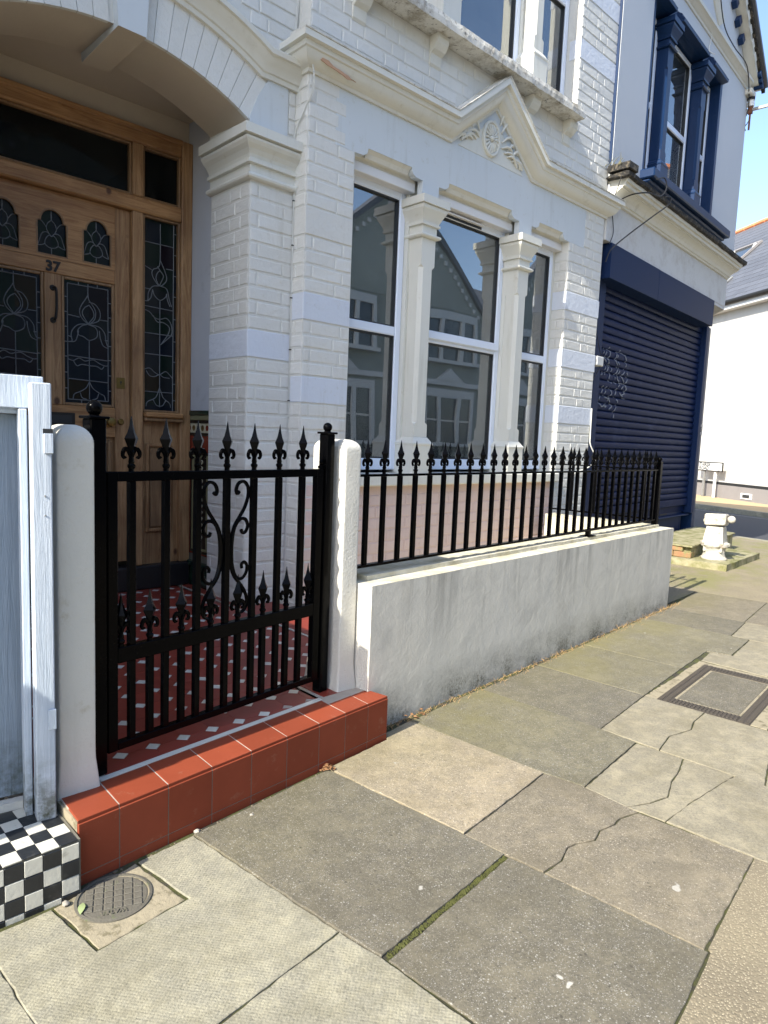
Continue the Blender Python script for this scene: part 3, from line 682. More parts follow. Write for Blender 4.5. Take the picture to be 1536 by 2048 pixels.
stone_post(1.712, 1.795, 2.030, 2.24, 1.190, 'round topped rendered post right of the iron gate, at the end of the low wall', 2)
def iron_post(x, y, r, z0, z1, label, rb=.02):
    t = thing('iron_gatepost', label, 'gatepost', (x, y, z0), 'black square gateposts with ball finials')
    T = Matrix.Translation((x, y, 0)) @ Matrix.Rotation(.146, 4, 'Z')
    MB().box(-r, r, -r, r, z0, z1, T, bev=.003).obj('shaft', M['black'], t)
    MB().box(-r-.007, r+.007, -r-.007, r+.007, z1, z1+.008, T, bev=.002).obj('cap', M['black'], t)
    MB().lathe([(.016, z1+.008), (.009, z1+.014)], 14, T).ball((0, 0, z1+.008+rb), rb, 20, T).obj('ball', M['black'], t, True)
iron_post(.726, 1.955, .0235, .178, 1.222, 'black square iron gatepost on the hinge side left of the gate', .022)
iron_post(1.662, 2.085, .022, .178, 1.208, 'black square iron gatepost with ball on the latch side right of the gate', .018)

# ================================================================== FINIAL
def finial_mesh(s=1.0, tall=1.0):
    b = MB()
    b.lathe([(.0095, -.002), (.009, .008), (.0125, .014), (.0128, .019), (.0085, .024), (.0098, .030), (.0065, .052), (.0065, .066)], 8)
    b.lathe([(.0060, .058), (.0105, .064), (.0150, .080), (.0230, .099), (.0235, .102), (.0135, .120), (.0072, .140), (.0032, .160), (.001, .170)], 4, rot=0)
    for sx in (1, -1):
        pts = [(sx*a, 0, z) for a, z in ((.002, .038), (.006, .055), (.014, .068), (.021, .069), (.0275, .060), (.0285, .049), (.0245, .042), (.0205, .046))]
        b.tube(cat_(pts, 2), .0056, 5, taper=[.9, 1, 1.1, 1.2, 1.3, 1.35, 1.35, 1.3, 1.25, 1.2, 1.1, 1.0, 1.0, 1.1, 1.2][:15])
    b.tube([(0, -.006, .045), (0, -.009, .060), (0, -.004, .074)], .004, 5)
    me = b.mesh('finial', M['black'])
    for p in me.polygons: p.use_smooth = False
    if s != 1: me.transform(Matrix.Scale(s, 4))
    return me
FIN = finial_mesh(.95); FINS = finial_mesh(.85, 1.0)

# ================================================================== GATE
gt = thing('iron_gate', 'black iron gate with spear finials and scrolls standing between the gateposts', 'gate', (.76, 1.962, .2))
GA = math.atan2(2.078-1.960, 1.632-.757); GL = math.hypot(.875, .118)
GT = Matrix.Translation((.757, 1.960, 0)) @ Matrix.Rotation(GA, 4, 'Z')
def gate_p(u, z, v=0): return GT @ Vector((u, v, z))
b = MB(); b.box(0, .032, -.014, .014, .232, 1.074, GT, bev=.002); b.obj('hinge_stile', M['black'], gt)
b = MB(); b.box(GL-.034, GL, -.014, .014, .232, 1.074, GT, bev=.002); b.obj('latch_stile', M['black'], gt)
MB().box(.0325, GL-.0345, -.013, .013, 1.045, 1.0735, GT, bev=.002).obj('top_rail', M['black'], gt)
MB().box(.0325, GL-.0345, -.0135, .0135, .502, .550, GT, bev=.002).obj('middle_rail', M['black'], gt)
MB().box(.0325, GL-.0345, -.013, .013, .232, .256, GT, bev=.002).obj('bottom_rail', M['black'], gt)
ub = [.082+.1165*i for i in range(7)]
ud = [.0305+.1140*i for i in range(8)]; ud[0] = .048; ud[7] = .826
bu = MB().box(-.0102, .0102, -.0102, .0102, .5505, 1.0445, bev=.001).mesh('upright_bar', M['black'])
bl = MB().box(-.0098, .0098, -.0098, .0098, .2565, .5015, bev=.001).mesh('lower_bar', M['black'])
rot = (0, 0, GA)
for u in ub:
    p = gate_p(u, 0); place('upright_bar', bu, gt, p, rot); place('lower_bar', bl, gt, p, rot)
    place('finial', FIN, gt, gate_p(u, 1.0735), rot)
for u in ud:
    p = gate_p(u, 0); place('finial', FIN, gt, gate_p(u, .550), rot)
    if .06 < u < .82: place('lower_bar', bl, gt, p, rot)
# scrolls flanking bar four
u4 = ub[3]
for sx in (-1, 1):
    big = [(.043, .975), (.030, .965), (.028, .985), (.046, 1.010), (.072, 1.028), (.088, 1.000), (.082, .955), (.060, .915), (.034, .885), (.020, .850), (.012, .800), (.020, .750), (.036, .715), (.062, .685), (.080, .645), (.078, .605), (.055, .590), (.042, .603), (.046, .622), (.060, .628)]
    big = [(.050, 1.000), (.040, .993), (.036, 1.008), (.046, 1.028), (.068, 1.034), (.086, 1.016), (.088, .985), (.074, .945), (.050, .910), (.030, .880), (.016, .835), (.012, .795), (.016, .755), (.030, .712), (.056, .680), (.078, .650), (.090, .615), (.082, .585), (.060, .575), (.046, .590), (.052, .607), (.066, .603)]
    sml = [(.060, .868), (.066, .856), (.080, .860), (.088, .880), (.078, .902), (.056, .904), (.036, .885), (.024, .850), (.0205, .80), (.024, .745), (.040, .705), (.064, .695), (.084, .712), (.088, .738), (.076, .752), (.064, .745), (.066, .732)]
    for q in (big, sml):
        P = [gate_p(u4+sx*(a+.004), z) for a, z in q]
        MB().tube(cat_(P, 4), .0062, 6).obj('scroll', M['black'], gt, True)
b = MB(); b.box(GL-.012, GL+.012, -.008, .008, 1.075, 1.086, GT); b.ball((GL-.002, 0, 1.100), .009, 8, GT); b.obj('latch', M['black'], gt)
b = MB(); b.box(-.012, .001, -.010, .010, 1.00, 1.03, GT); b.box(-.012, .001, -.010, .010, .28, .31, GT); b.obj('hinge', M['black'], gt)

# ================================================================== LOW WALL
WA = math.atan(.0758)
WT = Matrix.Translation((1.921, 1.963, 0)) @ Matrix.Rotation(WA, 4, 'Z')
bw = thing('boundary_wall', 'low grey rendered garden wall with stains along its foot', 'wall', (3.4, 2.1, 0))
def rough_slab(s0, s1, v0, v1, z0, z1, nx, nz, amp, seed, name, mats, topmat=True, T=WT):
    """box with wobbly faces: front, top, ends"""
    rr = random.Random(seed); vs = []; fs = []; mi = []
    def grid(fn, n, m_, mat_i):
        o = len(vs)
        for i in range(n+1):
            for j in range(m_+1): vs.append(fn(i/n, j/m_))
        for i in range(n):
            for j in range(m_): a = o+i*(m_+1)+j; fs.append((a, a+m_+1, a+m_+2, a+1)); mi.append(mat_i)
    import mathutils.noise as mn
    def w_(p): q = Vector(p); d = mn.noise_vector(q*5.0+Vector((seed, 0, 0)))*amp+mn.noise_vector(q*22)*amp*.35; return T @ (q+d)
    L = s1-s0
    grid(lambda a, c_: w_((s0+L*a, v0, z0+(z1-z0)*c_)), nx, nz, 0)
    grid(lambda a, c_: w_((s0+L*a, v0+(v1-v0)*c_, z1)), nx, 8, 1)
    grid(lambda a, c_: w_((s0+L*a, v1, z0+(z1-z0)*c_)), nx, nz, 0)
    for s in (s0, s1): grid(lambda a, c_: w_((s, v0+(v1-v0)*a, z0+(z1-z0)*c_)), 8, nz, 2)
    b = MB(); b.v = vs; b.f = fs; b.mi = mi
    return b.obj(name, mats, bw, True)
rough_slab(-.112, 3.232, 0, .23, -.02, .612, 130, 26, .0013, 4, 'rendered_body', [M['wall'], M['walltop'], M['post']])
rough_slab(-.05, 3.16, .088, .225, .60, .632, 100, 2, .003, 9, 'raised_coping', [M['walltop'], M['walltop'], M['walltop']])
# return wall at the far end, running back to the house
rough_slab(3.06, 3.232, .231, 1.0, -.02, .625, 8, 14, .004, 12, 'return_wall', [M['walltop'], M['walltop'], M['walltop']])

# ================================================================== RAILINGS
rl = thing('wall_railing', 'black spear topped railing standing along the low garden wall', 'railing', (3.4, 2.2, .63))
def rp(s, z, v=.118): return WT @ Vector((s, v, z))
MB().box(-.125, 3.135, .107, .129, 1.0415, 1.0515, WT, bev=.001).obj('top_rail', M['black'], rl)
MB().box(-.125, 3.135, .105, .131, .664, .676, WT, bev=.001).obj('bottom_rail', M['black'], rl)
bf = MB().box(-.0094, .0094, -.0094, .0094, .6765, 1.041, bev=.001).mesh('bar', M['black'])
for i in range(31):
    s = -.043+.1037*i
    place('bar', bf, rl, rp(s, 0), (0, 0, WA)); place('finial', FINS, rl, rp(s, 1.0515), (0, 0, WA))
b = MB(); b.box(3.128, 3.168, .098, .138, .632, 1.112, WT, bev=.002); b.obj('end_post', M['black'], rl)
MB().ball((0, 0, 0), .019, 14, Matrix.Translation(rp(3.148, 1.128))).obj('ball', M['black'], rl, True)
b = MB(); b.box(1.975, 2.075, .085, .150, .630, .636, WT); b.box(2.010, 2.040, .105, .131, .636, .664, WT); b.obj('foot_plate', M['black'], rl)
rr_ = thing('return_railing', 'short black spear topped railing running from the wall corner back to the house', 'railing', (5.1, 2.8, .63))
RT = WT @ Matrix.Translation((3.148, .118, 0)) @ Matrix.Rotation(R(90), 4, 'Z')
MB().box(.03, .86, -.011, .011, 1.0415, 1.0515, RT, bev=.001).obj('top_rail', M['black'], rr_)
MB().box(.03, .86, -.013, .013, .664, .676, RT, bev=.001).obj('bottom_rail', M['black'], rr_)
for i in range(8):
    p = RT @ Vector((.10+.1*i, 0, 0)); place('bar', bf, rr_, p, (0, 0, WA)); place('finial', FINS, rr_, RT @ Vector((.10+.1*i, 0, 1.0515)), (0, 0, WA+R(90)))

# ================================================================== TIMBER FENCE left
tf = thing('timber_fence', 'peeling white painted timber gate and post at the left edge of the view', 'fence', (.5, 1.9, .15))
FT = Matrix.Translation((.578, 1.838, 0)) @ Matrix.Rotation(R(-9), 4, 'Z')
def wob(b, amp=.002, seed=1):
    import mathutils.noise as mn
    b.v = [v+mn.noise_vector(v*6+Vector((seed, 0, 0)))*amp for v in b.v]; return b
wob(MB().box(-.047, 0, 0, .055, .140, 1.305, FT, bev=.003)).obj('post', M['fence'], tf)
wob(MB().box(-.070, -.052, .045, .10, .150, 1.238, FT, bev=.002), seed=3).obj('batten', M['fence'], tf)
wob(MB().box(-.50, -.012, .060, .085, 1.240, 1.322, FT, bev=.002), seed=4).obj('top_board', M['fence'], tf)
wob(MB().box(-.60, -.050, .085, .16, 1.226, 1.242, FT, bev=.002), seed=5).obj('ledge', M['fence'], tf)
for i in range(4):
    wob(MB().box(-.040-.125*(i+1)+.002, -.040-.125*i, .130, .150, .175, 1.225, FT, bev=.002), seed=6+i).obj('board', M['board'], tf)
MB().box(-.60, -.06, .10, .128, .146, .170, FT).obj('bottom_rail', M['post'], tf)
b = MB().box(-.020, .0012, -.006, .0, 1.128, 1.178, FT, bev=.001); b.obj('hinge_block', M['fence'], tf)
MB().box(-.022, .001, -.0015, .0002, 1.178, 1.190, FT).obj('hinge_recess', M['rubber'], tf)
MB().box(-.018, .0012, -.004, 0, .40, .455, FT, bev=.001).obj('lower_block', M['fence'], tf)
b = MB()
for z in (1.02, .97): b.ball((-.019, -.001, z), .0022, 6, FT)
b.obj('screw', M['galv'], tf)
pw_ = MB().box(.36, .44, 2.12, 3.40, .0, 1.50, bev=.01)  # unseen wall left of the path, added to keep its tiles in shade
pw_.obj('shading_party_wall', M['post'], label='unseen thin party wall between the two front paths, added to shade the tiles', category='wall')
# unseen pier outside the frame, added to cast the shadow over steps and fence
np_ = MB(); np_.box(-.62, -.46, 1.728, 1.80, 0, 1.30, bev=.02); np_.box(-.64, -.44, 1.802, 2.4, 0, 1.93, bev=.02)
np_.obj('shade_pier', M['post'], label='unseen rendered pier beyond the chequered step, added for its shadow', category='pier')
# ================================================================== HOUSE
hs = thing('terraced_house', 'cream painted brick house with arched porch, triple window and small pediment', 'house', (3.4, 3.4, 0))
YB, YP, XP = 3.30, 3.42, 2.125
import mathutils.noise as mn
# ---- brick variants (local: x along wall, y outward = -y, z up); unit 1 x 1 face, scaled on placing
def brick_mesh(L, mat, seed):
    rr = random.Random(seed); H = .0675; D = .02; b_ = .0045
    w_ = lambda: rr.uniform(-.0016, .0016)
    out = [(-L/2+w_(), 0, -H/2+w_()), (L/2+w_(), 0, -H/2+w_()), (L/2+w_(), 0, H/2+w_()), (-L/2+w_(), 0, H/2+w_())]
    inn = [(p[0]+(b_ if p[0] < 0 else -b_), -.0030+rr.uniform(-.0014, .0014), p[2]+(b_ if p[2] < 0 else -b_)) for p in out]
    bk = [(p[0], D, p[2]) for p in out]
    vs = bk+out+inn; fs = [(8, 9, 10, 11)]+[(4+i, 4+(i+1) % 4, 8+(i+1) % 4, 8+i) for i in range(4)]+[(i, (i+1) % 4, 4+(i+1) % 4, 4+i) for i in range(4)]
    return MB().add(vs, fs).mesh('brick', mat)
BM = {}
def bmesh_for(mat, L):
    key = (mat, round(L, 2))
    if key not in BM: BM[key] = [brick_mesh(round(L, 2), M[mat], len(BM)*7+q) for q in range(4)]
    return random.choice(BM[key]), L/round(L, 2)
BR = []      # all bricks: (size score, mesh, loc, rotz, scale)
CAM = Vector((0, 0, 1.2))
def wallbricks(P0, ang, L, z0, z1, mat='brick', skip=None, odd=0, pat=None):
    """P0 = (x,y) start; direction ang; outward normal = direction rotated -90"""
    dx, dy = math.cos(ang), math.sin(ang)
    k0 = math.ceil((z0-1.39)/.08-.01); k1 = math.floor((z1-1.39)/.08+.01)
    for k_ in range(k0, k1):
        z = 1.39+.08*k_+.04; u = 0; st = (k_+odd) % 2 == 0
        u = -.0 if st else -.058
        if not st: first = True
        seq = 'S' if st else 'H'
        while u < L-.02:
            w_ = .225 if seq == 'S' else .1125
            a, c_ = max(u, 0), min(u+w_, L)
            if L-c_ < .05: c_ = L; w_ = L-u
            if c_-a > .03:
                mid = (a+c_)/2
                if not (skip and skip(mid, z, a, c_)):
                    mt = mat(mid, z) if callable(mat) else mat
                    me, s = bmesh_for(mt, c_-a-.010)
                    loc = Vector((P0[0]+dx*mid, P0[1]+dy*mid, z+random.uniform(-.0012, .0012)))
                    view = (loc-CAM); nrm = Vector((dy, -dx, 0))
                    vis = abs(view.normalized().dot(nrm))*(c_-a)/view.length**2
                    p = view; zc = p.dot(fwd); inx = abs(p.dot(right)/zc) < .58; iny = abs(p.dot(up)/zc) < .77
                    if zc > 0 and inx and iny and view.dot(nrm) < 0: BR.append((vis, me, loc, ang, s, mt))
            u += w_; seq = 'H' if seq == 'S' else 'S'
stripes = [(1.39, 1.55), (1.87, 2.03), (2.35, 2.51), (4.35, 4.51), (4.83, 4.99)]
def instripe(z): return any(a < z < b_ for a, b_ in stripes)
PZ = [(1.63, 1.79)]
low = lambda u, z: 'orangebrick' if z > .80 else 'pinkbrick'
# bay front: left of window, right of window, beneath sill, above cornice
def gable_z(x): return 3.44+max(0, .36-abs(x-4.09)*.77)
wallbricks((2.42, YB), 0, .355, .10, 3.24, lambda u, z: 'brick' if z > .887 else 'pinkbrick', lambda u, z, a, c_: (z > .1 and instripe(z)) or (z > 2.90 and u > .2))
wallbricks((5.155, YB), 0, .545, .10, 3.24, 'brick', lambda u, z, a, c_: instripe(z) or (z > 2.87 and u < .235), 1)
wallbricks((2.775, YB), 0, 2.38, .12, .887, low)
wallbricks((2.42, YB), 0, 3.28, 3.39, 3.80, 'brick', lambda u, z, a, c_: z-.03 < gable_z(2.42+u))
wallbricks((5.13, YB), 0, .57, 3.79, 5.6, 'brick', lambda u, z, a, c_: instripe(z), 1)
wallbricks((2.42, YB), 0, .34, 3.79, 5.2, 'brick', lambda u, z, a, c_: instripe(z))
# bay left return, window right reveal
wallbricks((2.42, YP+.01), R(-90), .128, .10, 3.24, 'brick', lambda u, z, a, c_: instripe(z))
wallbricks((5.155, 3.43), R(-90), .128, .97, 2.90, 'brick', lambda u, z, a, c_: instripe(z), 1)
# porch pier: left face (faces -x) and front
wallbricks((XP, 3.85), R(-90), .428, .18, 2.60, 'brick', lambda u, z, a, c_: PZ[0][0] < z < PZ[0][1])
wallbricks((XP, YP), 0, .295, .18, 2.60, 'brick', lambda u, z, a, c_: PZ[0][0] < z < PZ[0][1], 1)
wallbricks((2.365, YP), 0, .055, 2.865, 3.15, 'brick')
# spandrel above the arch
wallbricks((-.2, YP), 0, 2.62, 3.31, 4.1, 'brick', lambda u, z, a, c_: math.hypot(u-.2-1.42, z-.045-1.69) < 1.79 or (z < 3.31))
BR.sort(key=lambda t: -t[0])
print('bricks', len(BR))
for t in BR[:262]: place('brick', t[1], hs, t[2], (0, 0, t[3]), (t[4], 1, 1))
grp = {}
for t in BR[262:]:
    b = grp.setdefault(t[5], MB()); T = Matrix.Translation(t[2]) @ Matrix.Rotation(t[3], 4, 'Z') @ Matrix.Diagonal((t[4], 1, 1, 1))
    b.add([v.co for v in t[1].vertices], [tuple(p.vertices) for p in t[1].polygons], T)
for mt, b in grp.items(): b.obj('brickwork', M[mt], hs, kind='stuff')
# ---- wall cores (mortar faces)
o_ = .0008
MB().box(2.42+o_, 2.775-o_, YB+o_, 3.60, .0, 3.30).obj('wall', M['mortar'], hs)
MB().box(5.155+o_, 5.70-o_, YB+o_, 3.60, .0, 3.30).obj('wall', M['mortar'], hs)
MB().box(2.776, 5.154, YB+.0012, 3.60, .0, .886).obj('wall', M['pinkmortar'], hs)
MB().prism([(2.42+o_, 3.301), (5.70-o_, 3.301), (5.70-o_, 3.80), (2.42+o_, 3.80)], YB+o_, 3.60, 'y').obj('wall', M['mortar'], hs)
MB().box(5.13+o_, 5.70-o_, YB+o_, 3.60, 3.801, 7.2).obj('wall', M['mortar'], hs)
MB().box(2.42+o_, 2.76, YB+o_, 3.60, 3.801, 7.2).obj('wall', M['mortar'], hs)
MB().box(2.761, 5.129, YB+o_, 3.60, 5.75, 7.2).obj('wall', M['mortar'], hs)
MB().box(XP+o_, 2.419, YP+o_, 3.85, .0, 2.62).obj('porch_pier', M['mortar'], hs)
MB().box(.39, .735, YP+o_, 3.85, .0, 2.62).obj('porch_pier', M['mortar'], hs)
MB().box(-4.2, .389, YP+o_, 3.85, .0, 7.2).obj('wall', M['mortar'], hs)
MB().box(-3.6, -.35, 2.78, 3.419, .0, 7.2).obj('wall', M['mortar'], hs)  # unseen block standing forward at left, added to shade the porch pier and bay
MB().box(-4.3, 5.70, 3.60, 8.5, 7.2, 7.3).obj('roof', M['slate'], hs)
MB().box(5.60, 5.70-o_, 3.60, 8.5, 0, 7.2).obj('wall', M['mortar'], hs)
# stripe blocks
def sb(x0, x1, y0, y1, z0, z1, mt='stripe'):
    b = MB().box(x0, x1, y0, y1, z0+.004, z1-.004, bev=.003)
    b.v = [v+mn.noise_vector(v*14)*.0012 for v in b.v]; b.obj('stripe_block', M[mt], hs)
for (a, c_) in stripes[:3]:
    sb(2.417, 2.772, YB-.005, YB+.12, a, c_, 'stripe' if a < 2.3 else 'brick'); sb(5.1515, 5.703, YB-.0055, YB+.13, a, c_)
for (a, c_) in stripes[3:]: sb(5.127, 5.703, YB-.005, YB+.10, a, c_); sb(2.417, 2.77, YB-.005, YB+.1, a, c_)
sb(XP-.004, 2.412, YP-.005, 3.852, PZ[0][0], PZ[0][1])
# ---- frieze
def notch(x0, x1):   # moulded head opening, listed left to right
    c0 = [(x0, 2.905), (x0+.068, 2.908)]
    arc = [(x0+.072+.030*math.sin(math.pi/2*i/4), 2.914+.038*(1-math.cos(math.pi/2*i/4))) for i in range(5)]
    right_ = [(x1-(p[0]-x0), p[1]) for p in (c0+arc+[(x0+.104, 2.958)])][::-1]
    return c0+arc+[(x0+.104, 2.958)]+right_
low_ = [(2.62, 2.905)]+notch(2.777, 3.365)+[(3.365, 2.795), (3.525, 2.795)]+notch(3.525, 4.447)+[(4.447, 2.795), (4.610, 2.795)]+notch(4.610, 5.155)+[(5.39, 2.905)]
fr = low_+[(5.39, 3.225), (4.56, 3.225), (4.09, 3.60), (3.62, 3.225), (2.62, 3.225)]
def zigfix(P):
    Q = []
    for p in P:
        if not Q or math.dist(p, Q[-1]) > 1e-4: Q.append(p)
    return Q
# build frieze as triangulated polygon
import bmesh
def poly_obj(P, y0, y1, name, mat, parent, **k_):
    from mathutils.geometry import tessellate_polygon
    P = zigfix(P); n = len(P); tr = tessellate_polygon([[Vector((p[0], p[1], 0)) for p in P]])
    vs = [(p[0], y0, p[1]) for p in P]+[(p[0], y1, p[1]) for p in P]
    fs = [tuple(t) for t in tr]+[tuple(q+n for q in t) for t in tr]+[(i, (i+1) % n, n+(i+1) % n, n+i) for i in range(n)]
    return MB().add(vs, fs).obj(name, mat, parent, **k_)
poly_obj(fr, YB-.001, 3.345, 'frieze', M['stucco'], hs)
prof = [(3.3455, 2.957), (3.40, 2.957), (3.40, 2.897), (3.372, 2.897), (3.366, 2.915), (3.350, 2.922), (3.3455, 2.945)]
for x0, x1 in ((2.777, 3.365), (3.525, 4.447), (4.610, 5.155)):
    MB().prism(prof, x0, x1, 'x').obj('soffit_moulding', M['greycream'], hs)
    MB().prism([(3.302, 2.9585), (3.3455, 2.9585), (3.3455, 2.912), (3.336, 2.915), (3.322, 2.940)], x0+.106, x1-.106, 'x').obj('head_moulding', M['greycream'], hs)
MB().box(2.42, 5.70, 3.40, 3.595, 2.897, 3.30).obj('lintel', M['greycream'], hs)
# ---- cornice with pediment
cp = [(0, -.03), (0, .016), (.018, .020), (.022, .030), (.030, .046), (.046, .066), (.066, .078), (.082, .084), (.086, .094), (.100, .098), (.112, .098), (.114, .122), (.150, .120), (.154, .02), (.154, -.03)]
path = [(2.42, 3.222), (3.62, 3.222), (4.085, 3.585), (4.56, 3.222), (5.70, 3.222)]
b = MB().sweepXZ([(2.42-.0, 3.222)]+path[1:-1]+[(5.70, 3.222)], cp, YB)
# extend the ends to a mitre by pushing end rings outward with projection
k_ = len(cp)
for j in range(k_):
    u = max(0, cp[j][1]); b.v[j].x -= u; b.v[4*k_+j].x += u
b.v = [v+mn.noise_vector(v*7)*.0022 for v in b.v]
b.obj('cornice', M['greycream'], hs, True)
for (xe, sg) in ((2.42, -1), (5.70, 1)):
    b = MB(); rings = []
    for y in (YB, 3.42 if sg < 0 else 3.40):
        rings.append([(xe+sg*max(-.02, u), (y-u if y == YB else y), 3.222+v) for v, u in cp])
    vs = rings[0]+rings[1]; fs = [(i, (i+1) % k_, k_+(i+1) % k_, k_+i) for i in range(k_)]+[tuple(range(k_)), tuple(range(k_, 2*k_))]
    b.add(vs, fs).obj('cornice_return', M['greycream'], hs, True)
# weathered cap on cornice
capp = [(.151, -.02), (.151, .124), (.158, .126), (.166, .02), (.166, -.02)]
b = MB().sweepXZ([(2.30, 3.222)]+path[1:-1]+[(5.825, 3.222)], capp, YB); b.v = [v+mn.noise_vector(v*25)*.003 for v in b.v]
b.obj('cornice_capping', M['sill'], hs)
b = MB(); rr = random.Random(3)   # flaked patch
b.prism(jag([(2.44, 3.272), (2.49, 3.262), (2.62, 3.215+.03), (2.70, 3.218+.03), (2.62, 3.262), (2.53, 3.272), (2.46, 3.30)], .004, .02, 5), YB-.078, YB-.072, 'y').obj('flaked_patch', M['orangebrick'], hs)
# tympanum ornament
b = MB(); c0 = Vector((4.040, YB-.004, 3.375))
OT = Matrix.Translation(c0) @ Matrix.Rotation(R(90), 4, 'X')
b.lathe([(.105, 0), (.105, .012), (.098, .020), (.090, .020), (.086, .010), (.03, .006), (.001, .006)], 40, OT @ Matrix.Diagonal((.92, 1.18, 1, 1)))
b.obj('rosette_rim', M['column'], hs, True)
b = MB()
for i in range(18):
    t = 2*math.pi*i/18
    b.tube([(math.cos(t)*.022*.92, math.sin(t)*.022*1.18, .008), (math.cos(t)*.05*.92, math.sin(t)*.05*1.18, .017), (math.cos(t)*.082*.92, math.sin(t)*.082*1.18, .010)], .0085, 5, OT, [.45, 1, .9])
b.ball((0, 0, .010), .020, 12, OT); b.obj('rosette', M['column'], hs, True)
for sg in (-1, 1):
    b = MB()
    for (x, z, L, a) in ((.13, -.02, .13, 20), (.13, -.06, .14, -5), (.16, -.085, .15, -12), (.20, -.10, .13, -18), (.12, .04, .10, 48), (.26, -.115, .11, -14), (.10, .09, .08, 70), (.30, -.125, .09, -10), (.20, -.06, .08, 30), (.26, -.085, .07, 28)):
        aa = R(a); P = [(sg*(x+L*t*math.cos(aa)), z+.035+L*t*math.sin(aa)+.028*math.sin(math.pi*t), .004+.012*math.sin(math.pi*t)) for t in (0, .25, .5, .75, 1)]
        P.append((P[-1][0]-sg*.016, P[-1][1]+.018, .01))
        b.tube(cat_(P, 3), .0115, 5, OT, taper=[.5+.5*math.sin(math.pi*min(1, i/15)) for i in range(16)])
    b.obj('acanthus_leaf', M['column'], hs, True)
poly_obj([(3.69, 3.232), (4.45, 3.232), (4.08, 3.52)], YB-.004, YB-.0005, 'tympanum', M['column'], hs)
# ---- square section mouldings (columns)
def ringcol(rings, c, yc, yback=3.44):
    """rings: (z, half width, chamfer)"""
    b = MB(); vs = []; fs = []
    for z, h, ch in rings:
        ch = max(ch, .0006)
        for p in ((-h, h-ch), (-h, -h+ch), (-h+ch, -h), (h-ch, -h), (h, -h+ch), (h, h-ch), (h-ch, h), (-h+ch, h)):
            vs.append((c+p[0], min(yc+p[1], yback), z))
    n = len(rings)
    for i in range(n-1):
        for j in range(8): fs.append((i*8+j, i*8+(j+1) % 8, (i+1)*8+(j+1) % 8, (i+1)*8+j))
    fs.append(tuple(range(8))[::-1]); fs.append(tuple(range((n-1)*8, n*8)))
    return b.add(vs, fs)
def column(c, yc, z0, z1, mat, parent, hw=.066, pl=.095, hb=.20, yback=3.44):
    """z0 sill, z1 underside of frieze"""
    t = z1
    ringcol([(z0, pl, 0), (z0+hb-.006, pl, 0), (z0+hb, pl+.004, 0), (z0+hb+.010, pl+.005, 0), (z0+hb+.020, pl-.004, 0), (z0+hb+.034, hw+.016, 0), (z0+hb+.052, hw+.003, 0)], c, yc, yback).obj('column_base', mat, parent)
    ringcol([(z0+hb+.053, hw, 0), (z0+hb+.14, hw, 0), (z0+hb+.155, hw, .024), (t-.44, hw, .024), (t-.425, hw, 0), (t-.251, hw, 0)], c, yc, yback).obj('column_shaft', mat, parent)
    ringcol([(t-.25, hw+.002, 0), (t-.248, hw+.018, 0), (t-.242, hw+.026, 0), (t-.234, hw+.028, 0), (t-.226, hw+.022, 0), (t-.222, hw+.004, 0), (t-.172, hw+.004, 0), (t-.170, hw+.020, 0), (t-.156, hw+.021, 0), (t-.154, hw+.013, 0),
             (t-.142, hw+.016, 0), (t-.120, hw+.026, 0), (t-.094, hw+.040, 0), (t-.076, hw+.050, 0), (t-.058, hw+.053, 0), (t-.0565, hw+.046, 0), (t-.0515, hw+.046, 0), (t-.050, hw+.064, 0), (t, hw+.064, 0)], c, yc, yback).obj('column_capital', mat, parent)
column(3.436, 3.352, .966, 2.796, M['column'], hs); column(4.520, 3.352, .966, 2.796, M['column'], hs)
b = MB(); b.box(2.78, 5.15, 3.24, 3.50, .888, .964, bev=.008)
sg_ = b.obj('window_sill', M['column'], hs)
# ---- uPVC windows
def bar(b, x0, x1, y0, y1, z0, z1): b.box(x0, x1, y0, y1, z0, z1, bev=.006)
def window(parent, x0, x1, z0, z1, y, ztr, fw=.052, mat='upvc', T=None, vent=False, dbl=False):
    T = T or Matrix()
    w_ = MB(); B = lambda a, c_, d, e, f, g_: w_.box(a, c_, d, e, f, g_, T, bev=.006)
    B(x0, x0+fw, y, y+.06, z0, z1); B(x1-fw, x1, y, y+.06, z0, z1); B(x0+fw+.0005, x1-fw-.0005, y+.001, y+.06, z1-fw, z1); B(x0+fw+.0005, x1-fw-.0005, y+.001, y+.06, z0, z0+fw*1.5)
    B(x0+fw+.0005, x1-fw-.0005, y+.0015, y+.06, ztr-.030, ztr+.030)
    fr_ = w_.obj('window', M[mat], parent)
    if dbl:
        MB().box(x0+fw*.55, x1-fw*.55, y-.020, y-.0005, ztr-.006, ztr+.052, T, bev=.006).obj('top_sash_rail', M[mat], fr_)
    for (a, c_) in ((z0+fw*1.5, ztr-.030), (ztr+.030, z1-fw)):
        s = MB(); i_ = .009; xa, xb = x0+fw, x1-fw
        for q in ((xa, xa+i_, a, c_), (xb-i_, xb, a, c_)): s.box(q[0], q[1], y+.012, y+.05, q[2], q[3], T)
        for q in ((xa+i_, xb-i_, a, a+i_), (xa+i_, xb-i_, c_-i_, c_)): s.box(q[0], q[1], y+.012, y+.05, q[2], q[3], T)
        s.obj('gasket', M['rubber'], fr_)
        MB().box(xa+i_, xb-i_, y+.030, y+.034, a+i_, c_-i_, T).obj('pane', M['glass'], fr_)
    return fr_
w1 = window(hs, 2.735, 3.350, .985, 2.845, 3.432, 1.930)
w2 = window(hs, 3.545, 4.455, .985, 2.845, 3.432, 1.930, dbl=True)
w3 = window(hs, 4.590, 5.150, .985, 2.845, 3.432, 1.930)
for a, c_ in ((3.351, 3.544), (4.456, 4.589)):
    MB().box(a, c_, 3.40, 3.60, .966, 2.897).obj('mullion', M['column'], hs)
